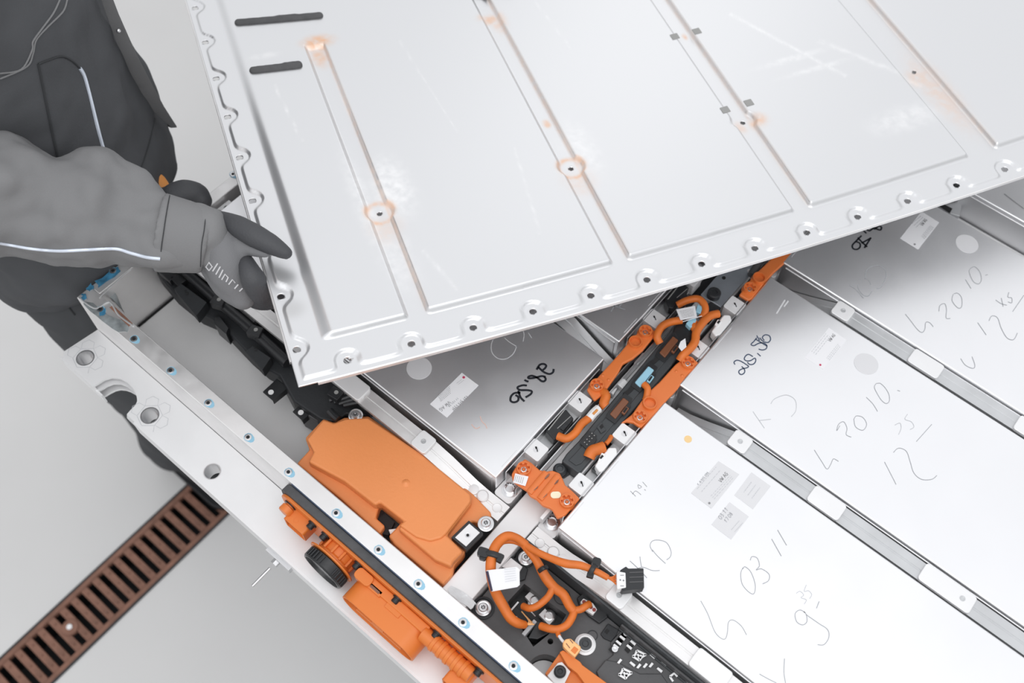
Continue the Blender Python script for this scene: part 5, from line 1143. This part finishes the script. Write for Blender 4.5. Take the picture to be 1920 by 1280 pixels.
# jacket: trunk and left sleeve
g = G(); ell(g, [(-.895, -.080, -.125, .092, .150), (-.880, -.068, -.08, .110, .165), (-.850, -.044, -.03, .132, .185), (-.864, -.042, .04, .138, .190), (-.878, -.042, .11, .138, .190), (-.880, -.042, .2, .135, .186), (-.880, -.045, .3, .130, .182), (-.885, -.05, .42, .112, .170), (-.885, -.05, .48, .075, .12), (-.88, -.05, .51, .062, .07)], 32, .7)
chain(g, [(-.99, .06, .38, .070), (-.98, .05, .20, .058), (-.94, .02, .05, .048), (-.87, -.02, .0, .040), W(290, 395, .02, 28), W(318, 376, .035, 27)])
chain(g, [(-.85, -.18, .42, .078), (-.84, -.20, .34, .075), (-.83, -.21, .26, .075)])
jk = obj('jacket', g, M['jacket'], wk); meshify(jk, .006, 6); folds(jk, .02, .09); folds(jk, .008, .04)
# right sleeve, reaching towards the cover
g = G(); chain(g, [(-.87, -.17, .40, .074), (-.85, -.205, .30, .076), W(-90, 360, .235, 122), W(0, 366, .215, 116), W(45, 374, .205, 114), W(100, 396, .195, 96), W(160, 392, .185, 107), W(215, 402, .18, 104), W(255, 420, .175, 86), W(300, 436, .168, 72), W(345, 444, .16, 67), W(372, 452, .155, 63)])
sl = obj('right_sleeve', g, M['sleeve'], wk); meshify(sl, .005, 3); folds(sl, .030, .065); folds(sl, .012, .030)
g = G(); A = W(300, 436, .168, 76); B = W(352, 445, .160, 68); Cc = W(391, 454, .152, 60)
g.tube([A[:3], B[:3], Cc[:3]], [A[3], B[3], Cc[3]], 28, 4); cf_ = obj('cuff', g, M['sleeve'], sl); meshify(cf_, .004, 2)
# trousers
g = G(); ell(g, [(-.90, -.055, .0, .10, .15), (-.905, -.055, -.08, .105, .165), (-.91, -.05, -.17, .105, .165), (-.91, -.05, -.24, .10, .15)], 32, .7)
for s in (-1, 1):
    cy = -.045 + s * .062; dx = .008 - s * .055 - .045
    chain(g, [(-.87 + dx + .01, cy, -.16, .092), (-.862 + dx, cy - .004 * s, -.40, .085), (-.875 + dx, cy, -.56, .072), (-.905 + dx, cy, -.75, .066), (-.925 + dx, cy, -.87, .066)])
tr = obj('trousers', g, M['trouser'], wk); meshify(tr, .007, 4); folds(tr, .02, .09)
for s in (-1, 1):
    cy = -.045 + s * .062; dx = .008 - s * .055 - .045; g = G()
    chain(g, [(-.96 + dx, cy, -.905, .040), (-.90 + dx, cy, -.895, .043), (-.84 + dx, cy, -.912, .036), (-.80 + dx, cy, -.918, .030)], 16); o = obj('shoe', g, M['blackm'], wk); meshify(o, .005, 3)
    g = G(); g.rbox((-.88 + dx, cy, FZ + .018), .25, .088, .018, .04, 6); obj('sole', g, M['black'], o, .003)
# right glove: grey knitted back, dark coated thumb and fingers; fingers curl below the cover edge
g = G()
chain(g, [W(380, 452, .150, 50), W(410, 458, .146, 50), W(424, 482, .138, 46), W(436, 510, .122, 44), W(452, 540, .104, 34)])
chain(g, [W(400, 430, .150, 26), W(440, 450, .152, 26), W(474, 466, .156, 15), W(500, 474, .158, 10)])
chain(g, [W(400, 490, .120, 30), W(430, 530, .105, 34), W(455, 556, .098, 26)])
gl = obj('right_glove', g, M['gloveb'], wk); meshify(gl, .0032, 5)
g = G()
chain(g, [W(398, 402, .156, 9), W(420, 411, .166, 15), W(446, 424, .172, 21), W(476, 441, .172, 23), W(508, 458, .168, 20), W(536, 474, .162, 13)], 16)
th = obj('coated_thumb', g, M['glove'], gl); meshify(th, .0026, 3)
fing = [[W(462, 488, .142, 13), W(465, 500, .146, 18), W(474, 522, .140, 24), W(488, 545, .118, 24), W(500, 556, .100, 18), W(520, 556, .094, 15), W(546, 545, .092, 13)],
        [W(462, 520, .120, 20), W(486, 552, .102, 18), W(516, 560, .086, 15), W(545, 550, .085, 12)],
        [W(462, 536, .108, 20), W(486, 560, .090, 17), W(514, 566, .078, 14), W(538, 558, .078, 12)],
        [W(458, 548, .098, 17), W(480, 566, .082, 14), W(502, 570, .072, 12), W(520, 566, .072, 10)]]
for q in fing:
    g = G(); chain(g, q, 14); o = obj('coated_finger', g, M['glove'], gl); meshify(o, .0026, 2)
# left glove, mostly hidden behind the right cuff
g = G(); chain(g, [W(330, 372, .05, 30), W(348, 366, .05, 30), W(368, 368, .048, 26), W(378, 376, .045, 20)]); lg = obj('left_glove', g, M['glove'], wk)
for a, b_, z in (((372, 362), (386, 376), .05), ((370, 372), (384, 384), .04), ((364, 382), (378, 392), .035), ((356, 388), (370, 398), .03)): chain(g, [W(*a, z, 14), W(*b_, z - .012, 11)], 12)
bpy.data.objects.remove(lg); lg = obj('left_glove', g, M['glove'], wk); meshify(lg, .003, 3)
g = G(); g.sph(tuple(P(356, 379, .10)), .0022, 10); obj('glove_stud', g, M['white'], wk)
# lines that follow the cloth: found by casting the measured line onto the finished surface
from mathutils.bvhtree import BVHTree
bpy.context.view_layer.update()
def bvh(o):
    dg = bpy.context.evaluated_depsgraph_get(); return BVHTree.FromObject(o, dg), o.matrix_world.copy()
def on(bv, px, py, off=.0012):
    t, mw = bv; inv_ = mw.inverted(); o = inv_ @ Vector(CP); d = (inv_.to_3x3() @ Vector(RM.T @ np.array([(px - 960) / FPX, (py - 640) / FPX, 1.0]))).normalized()
    h = t.ray_cast(o, d)
    return None if h[0] is None else mw @ (h[0] - d * off)
def cline(bv, pts, r, name, m, par, off=.0008, sub=6, lab=None):
    q, _ = crom([Vector((x, y, 0)) for x, y in pts], [1] * len(pts), sub) if len(pts) > 2 else ([Vector((pts[0][0], pts[0][1], 0)).lerp(Vector((pts[1][0], pts[1][1], 0)), i / 8) for i in range(9)], None)
    w_ = [on(bv, p.x, p.y, off) for p in q]; w_ = [p for p in w_ if p is not None]
    if len(w_) < 3: print('cline missed', name); return
    g = G(); g.tube(w_, r, 6, 0); return obj(name, g, M[m], par, label=lab)
bs = bvh(sl); bj = bvh(jk); bc = bvh(cf_); bt = bvh(tr); bg_ = bvh(gl)
cline(bs, [(-10, 454), (20, 459), (60, 466), (110, 470), (160, 468), (215, 466), (245, 474), (275, 482), (300, 485)], .0020, 'reflective_piping', 'piping', sl)
cline(bc, [(319, 362), (312, 400), (306, 440), (302, 470), (301, 500)], .0006, 'cuff_seam', 'seam', sl)
cline(bc, [(386, 400), (383, 430), (378, 460), (376, 500)], .0005, 'cuff_seam', 'seam', sl)
cline(bj, [(150, 128), (158, 142), (166, 170), (176, 210), (186, 250), (196, 285), (202, 300)], .0024, 'reflective_piping', 'piping', jk)
cline(bj, [(72, 120), (78, 150), (86, 190), (96, 240), (108, 295)], .0016, 'pocket_edge', 'seam', jk)
cline(bj, [(72, 120), (90, 113), (115, 106), (135, 114), (150, 128)], .0013, 'pocket_edge', 'seam', jk)
cline(bj, [(126, 0), (118, 22), (90, 50), (68, 75), (62, 100), (50, 125), (0, 148)], .0010, 'yoke_seam', 'sleeve', jk)
cline(bj, [(112, 0), (100, 25), (78, 55), (62, 78), (60, 95), (40, 130), (0, 138)], .0010, 'yoke_seam', 'sleeve', jk)
cline(bj, [(290, 222), (282, 260), (270, 300), (262, 320)], .0012, 'hem_seam', 'seam', jk)
cline(bt, [(72, 504), (90, 530), (100, 550), (120, 566), (140, 590)], .0016, 'trouser_seam', 'seam', tr)
g = G()
for l in ([(383, 482), (386, 492)], [(386, 500), (392, 492), (398, 500), (392, 507), (386, 500)], [(399, 508), (408, 494)], [(405, 514), (413, 500)], [(411, 520), (418, 506)], [(416, 524), (422, 514), (428, 520), (424, 528)], [(429, 533), (436, 524), (441, 530)], [(440, 541), (447, 533)], [(449, 546), (455, 540)]):
    w_ = [on(bg_, x, y, .0006) for x, y in l]; w_ = [q for q in w_ if q is not None]
    if len(w_) > 1: g.tube(w_, .0009, 6, 0)
if g.v: obj('glove_print', g, M['greydot'], gl)
# open jacket front flap hanging beside the trunk
def strap(outer, inner, zs, name, m):
    v = []; f = []
    for (x, y), (x2, y2), z in zip(outer, inner, zs):
        a = P(x, y, z); b_ = P(x2, y2, z - .004); n_ = Vector((0, 0, .004)); v += [a, b_, b_ + n_, a + n_]
    n = len(outer)
    for i in range(n - 1):
        for k in range(4): f.append((i * 4 + k, i * 4 + (k + 1) % 4, (i + 1) * 4 + (k + 1) % 4, (i + 1) * 4 + k))
    f += [(0, 1, 2, 3), (n * 4 - 4, n * 4 - 1, n * 4 - 2, n * 4 - 3)]
    g = G(); g.add(v, f); return obj(name, g, M[m], jk, .001)
fz = (.275, .235, .182, .118, .080, .030)
strap([(205, -20), (224, 30), (255, 100), (290, 168), (309, 203), (332, 239)], [(184, -20), (203, 36), (226, 100), (260, 168), (284, 205), (322, 240)], fz, 'front_flap', 'sleeve')
strap([(188, -20), (206, 36), (229, 100), (263, 168), (287, 205), (322, 240)], [(172, -20), (188, 36), (208, 96), (246, 166), (276, 206), (312, 236)], [z - .022 for z in fz], 'flap_shadow', 'dark')  # near-black strip painted in as the shadow gap behind the flap
p = P(222, 58, .226); g = G(); g.sph(tuple(p), .0030, 10); obj('snap_button', g, M['steel'], jk)
g = G(); g.tube([P(268, 350, .02), P(283, 336, .02), P(297, 340, .018), P(312, 352, .015)], [.009, .014, .012, .006], 10, 4, flat=.6); obj('leather_tab', g, M['tan'], wk)
